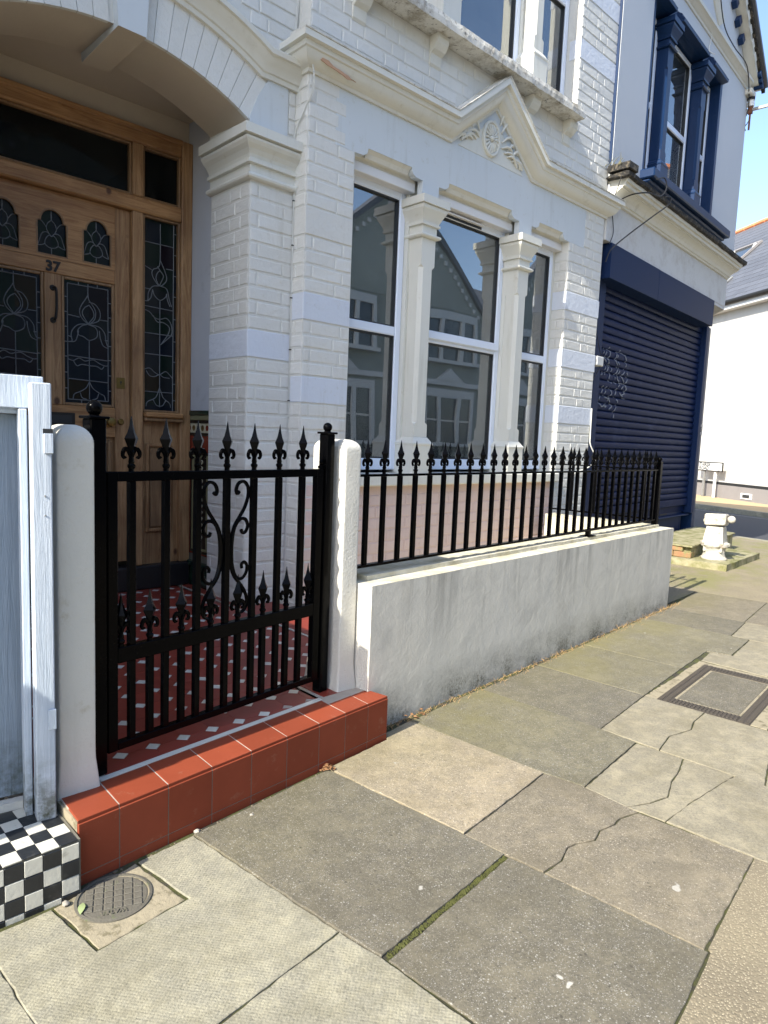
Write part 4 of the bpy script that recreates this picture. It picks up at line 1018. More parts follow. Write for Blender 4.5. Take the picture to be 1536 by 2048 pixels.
for a, c_ in ((3.461, 3.599), (4.476, 4.629)):
    MB().box(a, c_, 3.40, 3.60, 3.90, 5.60).obj('mullion', M['column'], hs)
MB().box(5.129, 5.155, 3.431, 3.60, .966, 2.90).obj('reveal_fillet', M['column'], hs)
for a, c_ in ((2.776, 3.352), (3.54, 4.440), (4.60, 5.140)):
    MB().box(a, c_+.014, 3.366, 3.440, 2.838, 2.896, bev=.004).obj('head_board', M['upvc_board'], hs)
b = MB(); b.box(3.72, 4.14, 3.400, 3.431, 2.812, 2.824, bev=.002); b.obj('trickle_vent', M['upvc_board'], hs)
MB().box(3.70, 4.15, 3.425, 3.4315, 2.795, 2.812).obj('vent_slot', M['rubber'], hs)
# ---- room behind the ground floor window
b = MB(); b.box(2.43, 5.69, 6.6, 6.65, 0, 3.0); b.box(2.40, 2.43, 3.61, 6.65, 0, 3.0); b.box(5.57, 5.60, 3.61, 6.65, 0, 3.0); b.box(2.43, 5.57, 3.61, 6.6, 2.95, 3.0)
b.obj('room_wall', M['interior'], hs)
MB().box(2.43, 5.57, 3.5, 6.6, .1, .12).obj('room_floor', M['darkfloor'], hs)
def curtain(x0, x1, y, z0, z1, parent, name='curtain'):
    b = MB(); n = 40; vs = []; fs = []
    for i in range(n+1):
        x = x0+(x1-x0)*i/n; yy = y+.018*math.sin(i*.95)+.008*math.sin(i*2.3)
        vs += [(x, yy, z0), (x, yy, z1), (x, yy+.012, z0), (x, yy+.012, z1)]
    for i in range(n):
        a = i*4; fs += [(a, a+4, a+5, a+1), (a+2, a+3, a+7, a+6), (a+1, a+5, a+7, a+3), (a, a+2, a+6, a+4)]
    b.add(vs, fs).obj(name, M['curtain'], parent, True)
curtain(4.16, 4.44, 3.60, 1.0, 2.9, hs); curtain(4.95, 5.2, 3.60, 1.0, 2.9, hs); curtain(3.25, 3.45, 3.60, 1.0, 2.9, hs)
lg = thing('lamp_globe', 'white round paper lampshade behind the left window pane', 'lampshade', (2.885, 3.62, 2.34))
MB().ball((2.885, 3.62, 2.42), .075, 24).obj('shade', M['lampglobe'], lg, True)
MB().tube([(2.885, 3.62, 2.49), (2.885, 3.62, 2.95)], .003, 6).obj('flex', M['cableW'], lg)
# ---- upper window
b = MB().box(2.66, 5.035, 3.150, 3.45, 3.803, 3.872, bev=.006)
b = MB(); n = 90
import itertools
vs = []; fs = []
sec = [(3.152, 3.803), (3.149, 3.838), (3.153, 3.870), (3.44, 3.895), (3.44, 3.803)]
for i in range(n+1):
    x = 2.66+2.378*i/n
    for (y, z) in sec: q = Vector((x, y, z)); d = mn.noise_vector(q*9)*.004+mn.noise_vector(q*30)*.0025; vs.append(q+d if 0 < 1 else q)
for i in range(n):
    for j in range(5): fs.append((i*5+j, i*5+(j+1) % 5, (i+1)*5+(j+1) % 5, (i+1)*5+j))
fs += [tuple(range(5)), tuple(range(n*5, n*5+5))]
MB().add(vs, fs).obj('upper_sill', M['sill'], hs)
for x in (2.765, 3.425, 4.478, 5.0):
    MB().prism([(YB, 3.802), (YB-.075, 3.802), (YB-.078, 3.775), (YB-.070, 3.745), (YB-.045, 3.715), (YB-.015, 3.700), (YB-.012, 3.640), (YB, 3.625)], x-.052, x+.052, 'x').obj('sill_bracket', M['greycream'], hs)
column(3.535, 3.352, 3.895, 5.60, M['column'], hs, .062, .088, .22); column(4.545, 3.352, 3.895, 5.60, M['column'], hs, .062, .088, .22)
window(hs, 3.60, 4.475, 3.96, 5.60, 3.425, 4.80, .05); window(hs, 4.63, 5.128, 3.96, 5.60, 3.425, 4.80, .05); window(hs, 2.762, 3.46, 3.96, 5.60, 3.425, 4.80, .05)
MB().box(2.77, 5.12, 3.36, 3.60, 5.601, 5.75).obj('upper_lintel', M['stucco'], hs)
b = MB(); b.box(2.77, 5.12, 4.6, 4.65, 3.7, 5.9); b.box(2.77, 5.12, 3.61, 4.6, 3.7, 3.75); b.obj('upper_room', M['interior'], hs)
MB().prism([(5.045, 3.56), (5.11, 3.53), (5.11, 3.545), (5.05, 3.575)], 4.0, 5.6).obj('upper_curtain', simple('striped_cream_curtain', (.45, .43, .36), .8), hs)
# ---- porch capital
def lring(rings, x0, x1, y0, y1):
    """stepped block whose left (-x) and front (-y) faces project: rings (z, proj)"""
    vs = []; fs = []
    for z, p in rings: vs += [(x0-p, y1, z), (x0-p, y0-p, z), (x1, y0-p, z), (x1, y1, z)]
    n = len(rings)
    for i in range(n-1):
        for j in range(4): fs.append((i*4+j, i*4+(j+1) % 4, (i+1)*4+(j+1) % 4, (i+1)*4+j))
    fs += [(0, 1, 2, 3)[::-1], tuple(range((n-1)*4, n*4))]
    return MB().add(vs, fs)
pc = [(2.598, .004), (2.600, .020), (2.606, .030), (2.616, .033), (2.626, .028), (2.632, .018), (2.634, .004), (2.682, .004), (2.684, .024), (2.702, .025), (2.704, .010), (2.714, .011), (2.730, .018), (2.752, .034), (2.770, .054), (2.786, .066), (2.797, .068), (2.799, .052), (2.806, .052), (2.808, .082), (2.857, .082)]
lring(pc, XP, 2.435, YP, 3.86).obj('pier_capital', M['column'], hs)
lring(pc, .735-.345, .735, YP, 3.86).obj('pier_capital', M['column'], hs)
# arch: soffit shell + voussoirs
AC = Vector((1.42, 1.69)); AR = 1.40; a0 = math.asin(.69/AR)
N = 36; vs = []; fs = []
for i in range(N+1):
    t = -a0+2*a0*i/N; x, z = AC.x+AR*math.sin(t), AC.y+AR*math.cos(t)
    vs += [(x, YP+.004, z), (x, 3.84, z+.02), (x, YP+.004, 4.2), (x, 3.84, 4.2)]
for i in range(N):
    a = i*4; fs += [(a, a+4, a+5, a+1), (a, a+2, a+6, a+4), (a+1, a+5, a+7, a+3), (a+2, a+3, a+7, a+6)]
fs += [(0, 1, 3, 2), (N*4, N*4+2, N*4+3, N*4+1)]
b = MB().add(vs, fs); b.mi = [0 if i % 4 == 0 else 1 for i in range(len(b.f))]
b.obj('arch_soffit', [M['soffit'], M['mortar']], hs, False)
MB().box(AC.x+.69, 2.4195, YP+.003, 3.85, 2.858, 7.2).obj('wall', M['mortar'], hs)
MB().box(.389, AC.x-.69, YP+.003, 3.85, 2.858, 7.2).obj('wall', M['mortar'], hs)
MB().box(AC.x-.689, AC.x+.689, YP+.005, 3.85, 4.201, 7.2).obj('wall', M['mortar'], hs)
na = 20
for i in range(-na//2, na//2):
    t0 = (i+.0)*2*a0/na+.001*0; t1 = t0+2*a0/na
    tm = (t0+t1)/2
    if abs(AC.x+AR*math.sin(tm)-1.442) < .085: continue
    g = .0016
    P = [(AC.x+r*math.sin(t), AC.y+r*math.cos(t)) for r, t in ((AR-.002, t0+g/AR), (AR-.002, t1-g/AR), (1.645, t1-g/AR), (1.645, t0+g/AR))]
    b = MB().prism(P, YP-.0015+random.uniform(-.001, .001), YP+.02, 'y'); b.obj('voussoir', M['brick'], hs)
P = [(1.373, 3.064), (1.509, 3.064), (1.530, 3.40), (1.352, 3.40)]
b = MB().prism(P, YP-.045, 3.845, 'y'); b.mi = [1 if all(b.v[q].z < 3.07 for q in f) else 0 for f in b.f]; b.obj('keystone', [M['stucco'], M['soffit']], hs)
P = [(2.112, 2.859), (2.360, 2.859), (2.360, 3.16), (2.235, 3.165), (2.16, 3.04), (2.112, 2.925)]
MB().prism(P, YP-.006, YP+.03, 'y').obj('springer_block', M['stucco'], hs)
hp = [(0, -.02), (0, .020), (.022, .024), (.026, .034), (.040, .040), (.062, .056), (.080, .074), (.094, .080), (.098, .096), (.122, .098), (.134, .086), (.140, -.02)]
pth = [(2.46, 3.150), (2.245, 3.150)]+[(AC.x+1.64*math.sin(t), AC.y+1.64*math.cos(t)) for t in [a0*.99*(1-2*i/30) for i in range(1, 30)]]
b = MB().sweepXZ(pth[::-1], hp, YP); b.obj('hood_mould', M['greycream'], hs, True)
# ---- porch interior
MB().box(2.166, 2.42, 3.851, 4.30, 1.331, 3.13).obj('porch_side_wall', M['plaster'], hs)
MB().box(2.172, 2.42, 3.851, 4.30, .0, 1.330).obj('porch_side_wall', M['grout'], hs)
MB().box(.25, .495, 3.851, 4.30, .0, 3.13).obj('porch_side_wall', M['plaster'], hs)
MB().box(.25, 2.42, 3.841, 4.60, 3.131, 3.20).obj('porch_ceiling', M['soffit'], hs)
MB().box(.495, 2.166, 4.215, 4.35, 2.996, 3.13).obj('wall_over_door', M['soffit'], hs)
# dado on the right
X = 2.165
MB().box(X-.012, X+.007, 3.852, 4.199, 1.300, 1.330, bev=.004).obj('dado_rail', M['dadogreen'], hs)
MB().box(X-.006, X+.007, 3.852, 4.199, 1.268, 1.299, bev=.003).obj('dado_rail', M['olive'], hs)
MB().box(X-.004, X+.007, 3.852, 4.199, 1.250, 1.267).obj('dado_rail', M['dadoblack'], hs)
for i in range(3):
    y0 = 3.853+i*.1155; MB().box(X, X+.007, y0, y0+.1145, 1.188, 1.249, bev=.001).obj('pattern_tile', M['dadocream'], hs)
    for q in (.25, .75):
        T = Matrix.Translation((X, y0+.1145*q, 1.2185)) @ Matrix.Rotation(R(-90), 4, 'Y')
        MB().lathe([(.019, 0), (.019, .0012), (.015, .0012), (.015, .0004), (.001, .0004)], 14, T).obj('roundel', M['brass'] if q < .5 else M['dadored'], hs)
MB().box(X-.003, X+.007, 3.852, 4.199, 1.170, 1.187).obj('dado_band', M['dadoblack'], hs)
for j in range(6):
    for i in range(3):
        y0 = 3.853+i*.1155; z1 = 1.169-j*.130; z0 = max(.345, z1-.129)
        MB().box(X, X+.007, y0, y0+.1147, z0, z1, bev=.001).obj('dado_tile', M['dadored'], hs)
def pan(y0, y1, z0, z1, t, mt, nm): MB().box(X-t, X, y0, y1, z0, z1, bev=.001).obj(nm, M[mt], hs)
pan(3.875, 4.150, .400, 1.062, .002, 'dadoblack', 'panel_back')
for (y0, y1, z0, z1) in ((3.900, 4.125, 1.025, 1.043), (3.900, 4.125, .420, .438), (4.095, 4.125, .439, 1.024), (3.900, 3.935, .439, 1.024)): pan(y0, y1, z0, z1, .005, 'olive', 'panel_frame')
b = MB(); rr = random.Random(8)
for i in range(26):
    z = .47+.53*i/26; s = (-1)**i
    P = [(X-.006, 4.015+s*.004, z), (X-.007, 4.015+s*.026, z+.012), (X-.007, 4.015+s*.034, z+.028), (X-.006, 4.015+s*.018, z+.034)]
    b.tube(cat_(P, 3), .0042, 4, taper=[.5, .8, 1, 1.2, 1.3, 1.2, 1, .8, .5, .4])
b.obj('flower_pattern', M['dadocream'], hs)
MB().box(X-.018, X+.007, 3.852, 4.199, .305, .344, bev=.006).obj('skirting', M['dadogreen'], hs)
MB().box(X-.012, X+.007, 3.852, 4.199, .179, .304, bev=.003).obj('skirting', M['dadogreen'], hs)
# ================================================================== FRONT DOOR + FRAME (parts of the house)
DY = 4.20
fd = MB()
for (x0, x1, z0, z1, h) in ((1.777, 1.844, .332, 2.498, 0), (.816, .883, .332, 2.498, 0), (2.092, 2.165, .332, 2.990, 0), (.496, .568, .332, 2.990, 0), (1.777, 1.844, 2.588, 2.888, 0), (.816, .883, 2.588, 2.888, 0)):
    fd.box(x0, x1, DY-.045, DY+.05, z0, z1, bev=.006)
df = fd.obj('door_frame', M['pine'], hs)
fh = MB(); fh.box(.569, 2.091, DY-.048, DY+.05, 2.889, 2.990, bev=.010); fh.box(.569, 2.091, DY-.050, DY+.05, 2.499, 2.587, bev=.010)
fh.obj('head_rail', M['pineh'], df)
MB().box(.569, 2.091, DY-.062, DY-.049, 2.955, 2.985, bev=.005).obj('head_moulding', M['pineh'], df)
MB().box(1.846, 2.10, DY-.085, DY+.02, 1.272, 1.305, bev=.008).obj('side_sill', M['pineh'], df)
MB().box(1.846, 2.10, DY-.070, DY+.02, 1.248, 1.271, bev=.006).obj('side_sill', M['pinedark'], df)
def frame4(x0, x1, z0, z1, w_, y0, y1, name, mat, par, bev=.004):
    MB().box(x0, x0+w_, y0, y1, z0, z1, bev=bev).obj(name, mat, par); MB().box(x1-w_, x1, y0, y1, z0, z1, bev=bev).obj(name, mat, par)
    MB().box(x0+w_+.0004, x1-w_-.0004, y0, y1, z0, z0+w_, bev=bev).obj(name, mat, par); MB().box(x0+w_+.0004, x1-w_-.0004, y0, y1, z1-w_, z1, bev=bev).obj(name, mat, par)
# wooden panel under the right side light
MB().box(1.845, 2.091, DY-.010, DY+.03, .332, 1.247).obj('side_panel', M['pine'], df)
frame4(1.870, 2.045, .540, 1.110, .024, DY-.030, DY-.0105, 'panel_moulding', M['pine'], df, .007)
MB().box(1.900, 2.015, DY-.022, DY-.0105, .572, 1.078, bev=.006).obj('raised_panel', M['pinedark'], df)
# ---- leaded glass
def lead(parent, x0, x1, z0, z1, lines, y=DY-.004, r=.0028, curve=True):
    """lines in unit coordinates (u right, v up)"""
    W, H = x1-x0, z1-z0; b = MB()
    for ln in lines:
        P = [(x0+u*W, y, z0+v*H) for u, v in ln]
        b.tube(cat_(P, 4) if len(P) > 2 else P, r, 4)
    return b.obj('lead_came', M['lead'], parent, kind='stuff')
def panes(parent, x0, x1, z0, z1, us, vs_, seed, y=DY):
    rr = random.Random(seed); W, H = x1-x0, z1-z0
    for i in range(len(us)-1):
        for j in range(len(vs_)-1):
            MB().box(x0+us[i]*W, x0+us[i+1]*W, y+rr.uniform(-.0006, .0006), y+.004, z0+vs_[j]*H, z0+vs_[j+1]*H).obj('pane', rr.choice(STAIN), parent)
mir = lambda L: [[(1-u, v) for u, v in ln] for ln in L]
def sym(L): return L+mir(L)
tulip = [[(.5, .99), (.5, .90), (.52, .86), (.60, .82), (.66, .77), (.64, .71), (.52, .66)], [(.5, .90), (.44, .86), (.36, .81), (.32, .76), (.36, .71), (.5, .66)],
         [(.52, .82), (.60, .78), (.62, .73), (.5, .665)], [(.52, .82), (.42, .79), (.38, .74), (.5, .665)], [(.52, .845), (.66, .83), (.76, .77), (.72, .70), (.5, .663)],
         [(.48, .66), (.36, .64), (.28, .60), (.30, .565), (.40, .555), (.52, .53), (.66, .555), (.70, .59), (.66, .64), (.5, .66)],
         [(.5, .662), (.30, .65), (.17, .60), (.14, .55), (.16, .51), (.07, .50)], [(.30, .60), (.27, .55), (.22, .51), (.10, .50)],
         [(.5, .662), (.74, .65), (.86, .60), (.88, .54), (.93, .49)], [(.74, .62), (.76, .56), (.82, .50), (.93, .48)],
         [(.52, .53), (.52, .04)]]
base_ = [[(.07, .36), (.18, .35), (.30, .375), (.42, .355), (.52, .365), (.62, .37), (.74, .345), (.86, .33), (.93, .335)], [(.18, .35), (.26, .31), (.36, .325), (.52, .32), (.68, .32), (.78, .30), (.84, .325)],
         [(.07, .39), (.93, .375)], [(.07, .20), (.93, .19)], [(.52, .185), (.44, .13), (.30, .095), (.20, .075), (.17, .035)], [(.52, .185), (.60, .13), (.74, .095), (.84, .075), (.87, .035)], [(.32, .09), (.36, .05), (.46, .035)], [(.72, .09), (.68, .05), (.58, .035)],
         [(.07, .72), (.32, .71)], [(.93, .71), (.76, .71)], [(.07, .55), (.16, .54)], [(.93, .545), (.86, .545)],
         [(.07, .03), (.07, .97)], [(.93, .03), (.93, .97)], [(.07, .97), (.93, .97)], [(.07, .03), (.93, .03)]]
ticks = [[(.0, v), (.07, v)] for v in (.12, .25, .38, .5, .62, .74, .86)]+[[(.93, v), (1, v)] for v in (.12, .25, .38, .5, .62, .74, .86)]+[[(u, .97), (u, 1)] for u in (.3, .7)]+[[(u, 0), (u, .03)] for u in (.35, .65)]
# ---- door leaf (centre x 1.33)
dl = MB().box(.885, 1.775, DY+.022, DY+.045, .36, 2.497).obj('front_door', M['pine'], hs)
cxd = 1.330; D0, D1 = DY-.006, DY+.021
def dbox(x0, x1, z0, z1, nm, mt='pine', y0=D0, y1=D1, bev=.003): return MB().box(x0, x1, y0, y1, z0, z1, bev=bev).obj(nm, M[mt], dl)
dbox(1.683, 1.774, .362, 2.496, 'stile'); dbox(.886, .977, .362, 2.496, 'stile')
dbox(.978, 1.682, 2.052, 2.130, 'lock_rail', 'pineh'); dbox(.978, 1.682, 1.140, 1.318, 'middle_rail', 'pineh'); dbox(.978, 1.682, .362, .52, 'bottom_rail', 'pineh')
dbox(1.285, 1.376, 1.319, 2.051, 'muntin'); dbox(1.285, 1.376, .521, 1.139, 'muntin')
def arch_poly(x0, x1, z0, zs, ztop, n=10):
    c_ = (x0+x1)/2; r = (x1-x0)/2; s = r*.78
    P = [(x0, z0), (x0, zs)]+[(c_-s*math.cos(math.pi*i/n), zs+.006+(ztop-zs-.006)*math.sin(math.pi*i/n)) for i in range(n+1)]+[(x1, zs), (x1, z0)]
    return P
from mathutils.geometry import tessellate_polygon
def holed(outer, holes, y0, y1, nm, mat, par):
    loops = [outer]+holes; flat = [p for L in loops for p in L]; n = len(flat)
    tr = tessellate_polygon([[Vector((p[0], p[1], 0)) for p in L] for L in loops])
    vs = [(p[0], y0, p[1]) for p in flat]+[(p[0], y1, p[1]) for p in flat]
    fs = [tuple(t) for t in tr]+[tuple(q+n for q in t) for t in tr]; o = 0
    for L in loops:
        for i in range(len(L)): a, c_ = o+i, o+(i+1) % len(L); fs.append((a, c_, c_+n, a+n))
        o += len(L)
    return MB().add(vs, fs).obj(nm, mat, par)
archx = [(1.0, 1.163), (1.249, 1.412), (1.497, 1.660)]
holes = [arch_poly(a, c_, 2.148, 2.328, 2.400) for a, c_ in archx]
holed([(.978, 2.131), (1.682, 2.131), (1.682, 2.496), (.978, 2.496)], holes, D0, D1, 'arched_rail', M['pineh'], dl)
for i, (a, c_) in enumerate(archx):
    ap = arch_poly(a+.001, c_-.001, 2.149, 2.327, 2.399); P = [(p[0], D0+.004, p[1]) for p in ap]; MB().tube(P+[P[0]], .007, 5).obj('arch_moulding', M['pinedark'], dl)
    panes(dl, a, c_, 2.14, 2.41, [0, .5, 1], [0, .45, 1], 30+i, DY+.010)
    fl = sym([[(.5, .98), (.5, .80), (.62, .70), (.66, .58), (.56, .46), (.5, .42)], [(.66, .60), (.80, .72), (.95, .74)], [(.5, .42), (.64, .50), (.80, .46), (.88, .32), (.95, .18)], [(.5, .42), (.58, .44), (.68, .36), (.72, .25), (.62, .18), (.5, .16)], [(.70, .24), (.82, .20), (.95, .18)]])+[[(.5, .16), (.5, .02)]]
    lead(dl, a, c_, 2.15, 2.395, fl, DY+.008, .0026)
for i, (a, c_) in enumerate(((.978, 1.284), (1.377, 1.682))):
    frame4(a, c_, 1.319, 2.051, .017, DY-.002, DY+.018, 'glazing_bead', M['pinedark'], dl)
    a, c_ = a+.017, c_-.017
    panes(dl, a, c_, 1.334, 2.036, [0, .07, .52, .93, 1], [0, .03, .195, .38, .55, .72, .97, 1], 10+i, DY+.010)
    lead(dl, a, c_, 1.334, 2.036, tulip+base_+ticks, DY+.008)
for (a, c_) in ((.978, 1.284), (1.377, 1.682)):
    frame4(a+.022, c_-.022, .54, 1.12, .022, DY-.008, DY+.016, 'panel_moulding', M['pinedark'], dl, .006)
    MB().box(a+.05, c_-.05, DY+.004, DY+.021, .57, 1.09, bev=.005).obj('lower_panel', M['pinedark'], dl)
# ironmongery
MB().box(1.69, 1.742, DY-.010, DY-.0065, 1.438, 1.504, bev=.0015).obj('keyhole_plate', M['brass'], dl)
b = MB(); b.lathe([(.005, 0), (.005, .001)], 10, Matrix.Translation((1.716, DY-.0112, 1.478)) @ Matrix.Rotation(R(90), 4, 'X')); b.box(-.002, .002, -.001, .001, -.014, 0, Matrix.Translation((1.716, DY-.0112, 1.476))); b.obj('keyhole', M['rubber'], dl)
KT = Matrix.Translation((1.640, DY-.006, 1.232)) @ Matrix.Rotation(R(90), 4, 'X')
MB().lathe([(.034, 0), (.034, .004), (.016, .010), (.013, .030), (.024, .040), (.030, .052), (.026, .064), (.010, .070), (.001, .070)], 8, KT).obj('door_knob', M['brass'], dl, True)
KT = Matrix.Translation((1.716, DY-.006, 1.236)) @ Matrix.Rotation(R(90), 4, 'X')
MB().lathe([(.019, 0), (.019, .006), (.015, .010), (.001, .010)], 18, KT).obj('lock_cylinder', M['brass'], dl, True)
hz = [(1.332, DY-.008, 1.972), (1.334, DY-.030, 1.972), (1.338, DY-.040, 1.955), (1.340, DY-.036, 1.90), (1.338, DY-.038, 1.84), (1.334, DY-.034, 1.800), (1.330, DY-.010, 1.795)]
b = MB(); b.tube(cat_(hz, 4), .0075, 7); b.obj('pull_handle', M['iron'], dl, True)
for z in (1.972, 1.792): MB().lathe([(.017, 0), (.015, .005), (.001, .007)], 12, Matrix.Translation((1.330, DY-.006, z)) @ Matrix.Rotation(R(90), 4, 'X')).obj('handle_rose', M['iron'], dl, True)
MB().box(1.215, 1.445, DY-.012, DY-.0065, 1.20, 1.275, bev=.003).obj('letter_box', M['iron'], dl)
MB().box(1.235, 1.425, DY-.014, DY-.0125, 1.215, 1.26).obj('letter_slot', M['rubber'], dl)
TX = Matrix.Rotation(R(90), 4, 'X')
text('house_number', '37', .078, M['iron'], dl, Matrix.Translation((1.292, DY-.009, 2.063)) @ TX, .0025, True)
# ---- side light, top lights, transom
for k_, (a, c_) in enumerate(((1.845, 2.091), (.569, .815))):
    frame4(a, c_, 1.306 if k_ == 0 else 1.30, 2.498, .014, DY-.030, DY+.02, 'glazing_bead', M['pinedark'], df)
    panes(df, a+.012, c_-.012, 1.318, 2.486, [0, .5, .90, 1], [0, .03, .10, .19, .30, .41, .52, .64, .76, .88, .985, 1], 60+k_, DY)
    side = [[(.5, .985), (.5, .80), (.44, .76), (.30, .745), (.26, .72), (.34, .69), (.48, .665), (.62, .68), (.70, .71), (.62, .755), (.5, .80)], [(.42, .765), (.50, .745), (.60, .72), (.54, .69), (.47, .668), (.38, .70), (.42, .73), (.5, .745)],
            [(.48, .665), (.28, .655), (.16, .62), (.14, .58), (.05, .575)], [(.28, .64), (.24, .60), (.14, .575)], [(.5, .665), (.70, .655), (.78, .60), (.85, .565)], [(.70, .63), (.72, .60), (.80, .565)], [(.28, .64), (.34, .61), (.5, .59), (.66, .61), (.70, .63)], [(.5, .59), (.5, .02)],
            [(.03, .53), (.2, .52), (.34, .495), (.5, .49), (.7, .50), (.84, .47), (.86, .42), (.70, .385), (.52, .355)], [(.3, .505), (.42, .475), (.6, .475), (.78, .455), (.76, .42), (.55, .36)],
            [(.02, .215), (.2, .225), (.35, .205), (.5, .195), (.68, .215), (.82, .195), (.9, .18)], [(.1, .21), (.2, .185), (.35, .182), (.5, .195), (.62, .182), (.8, .18)], [(.5, .125), (.38, .07), (.14, .045), (.1, .02)], [(.5, .125), (.62, .07), (.8, .045), (.84, .02)], [(.3, .06), (.4, .03), (.5, .025), (.6, .03), (.7, .06)],
            [(.90, .0), (.90, 1)], [(0, .88), (.90, .88)], [(0, .41), (.9, .41)], [(0, .30), (.9, .30)], [(0, .76), (.26, .74)], [(.68, .76), (.9, .76)], [(0, .64), (.2, .64)], [(0, .55), (.9, .545)], [(0, .10), (.9, .10)], [(0, .19), (.05, .19)]]+[[(.9, v), (1, v)] for v in (.06, .15, .27, .38, .5, .62, .73, .84, .95)]
    lead(df, a+.012, c_-.012, 1.318, 2.486, side, DY-.003)
for (a, c_) in ((1.845, 2.091), (.569, .815)):
    frame4(a, c_, 2.588, 2.888, .013, DY-.030, DY+.02, 'glazing_bead', M['pinedark'], df)
    MB().box(a+.010, c_-.010, DY, DY+.005, 2.598, 2.878).obj('pane', M['hallglass'], df)
frame4(.884, 1.776, 2.588, 2.888, .013, DY-.030, DY+.02, 'glazing_bead', M['pinedark'], df)
MB().box(.895, 1.765, DY, DY+.005, 2.598, 2.878).obj('pane', M['hallglass'], df)
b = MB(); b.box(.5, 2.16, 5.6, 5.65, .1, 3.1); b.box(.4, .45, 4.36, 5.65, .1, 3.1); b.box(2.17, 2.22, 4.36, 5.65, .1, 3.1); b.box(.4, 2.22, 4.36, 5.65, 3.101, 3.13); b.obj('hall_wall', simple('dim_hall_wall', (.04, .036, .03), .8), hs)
# black threshold step
b = MB(); b.box(.53, 2.150, 4.125, 4.26, .179, .331, bev=.008); b.obj('threshold', M['blackdull'], hs)

# ---- cables down the party recess
cc = thing('white_cable', 'thin white cable running down the corner between porch pier and window bay', 'cable', (2.41, 3.40, 2))
P1 = [(2.396, 3.405, 4.6), (2.399, 3.405, 3.75), (2.396, 3.408, 3.52), (2.385, 3.40, 3.40), (2.383, 3.345, 3.33), (2.390, 3.28, 3.30), (2.415, 3.262, 3.24), (2.424, 3.27, 3.14), (2.410, 3.33, 3.02), (2.407, 3.40, 2.94), (2.407, 3.408, 2.88), (2.425, 3.352, 2.83), (2.437, 3.348, 2.75), (2.430, 3.352, 2.66), (2.413, 3.395, 2.60), (2.411, 3.409, 2.5), (2.411, 3.410, 1.7), (2.413, 3.410, .9), (2.41, 3.41, .2)]
for dx in (0, .007): MB().tube(cat_([(p[0]+dx*(1 if q % 3 else .2), p[1]-dx*.3, p[2]) for q, p in enumerate(P1)], 5), .0028, 5).obj('cable', M['cableW'], cc, True)
for z in (4.2, 3.8, 2.55, 2.3, 2.0, 1.7, 1.4): MB().box(2.405, 2.424, 3.403, 3.412, z, z+.006).obj('cable_clip', M['cableB'], cc)
# ================================================================== SHOP next door
SA = .079
SO = Matrix.Translation((5.70, 3.37, 0)) @ Matrix.Rotation(SA, 4, 'Z')     # local: s along, v into building (+), z up
sh = thing('corner_shop', 'pale rendered corner shop with navy roller shutter, navy window surround and gable', 'shop', (7.5, 3.6, 0))
def sbx(s0, s1, off0, off1, z0, z1, nm, mat, par=None, bev=0, **k_):
    """off = distance in front of the shop plane (towards the street)"""
    return MB().box(s0, s1, -off1, -off0, z0, z1, SO, bev=bev).obj(nm, mat, par or sh, **k_)
# ground floor body with cut corner
MB().prism([(.02, .16), (3.40, .16), (4.3, 1.3), (4.3, 6), (.02, 6)], -.05, 3.05, 'z', SO).obj('ground_floor_wall', M['navy'], sh)
sbx(.0, .30, -.15, -.035, .0, 2.77, 'side_pilaster', M['navy'], bev=.004)
sbx(.17, .30, -.034, -.01, .40, 2.77, 'shutter_guide', M['navybox'], bev=.004)
sbx(3.235, 3.33, -.14, -.005, .40, 2.77, 'shutter_guide', M['navybox'], bev=.004)
sbx(3.331, 3.44, -.155, -.02, .125, 2.77, 'side_pilaster', M['navy'], bev=.006)
# shutter
rs = MB().box(.302, 3.233, .10, .12, .42, 2.77, SO).obj('roller_shutter', M['navyshut'], sh)
pf = [(.085, 0), (.080, .004), (.071, .007), (.066, .016), (.063, .032), (.063, .046), (.066, .060), (.070, .0655), (.078, .069), (.085, .0745), (.098, .0745), (.098, 0)]
sl = MB().prism(pf, .302, 3.233, 'x').mesh('slat', M['navyshut'])
for i in range(29): 
    o_ = bpy.data.objects.new('slat', sl); o_.matrix_world = SO @ Matrix.Translation((0, 0, .592+.0745*i)); link(o_, rs)
sbx(.302, 3.233, -.105, -.055, .505, .590, 'bottom_slat', M['navyshut'], rs, .006)
sbx(.302, 3.20, -.155, -.11, .13, .50, 'stall_board', M['navy'], bev=.006)
sbx(2.35, 3.12, -.109, -.095, .16, .36, 'stall_panel', M['navybox'], bev=.006)
sbx(.4, 2.25, -.109, -.095, .16, .36, 'stall_panel', M['navybox'], bev=.006)
sbx(2.42, 2.66, -.109, -.104, .40, .46, 'vent_slot', M['rubber'])
sbx(.302, 3.235, -.155, -.03, .372, .392, 'lower_ledge', M['navybox'], bev=.005)
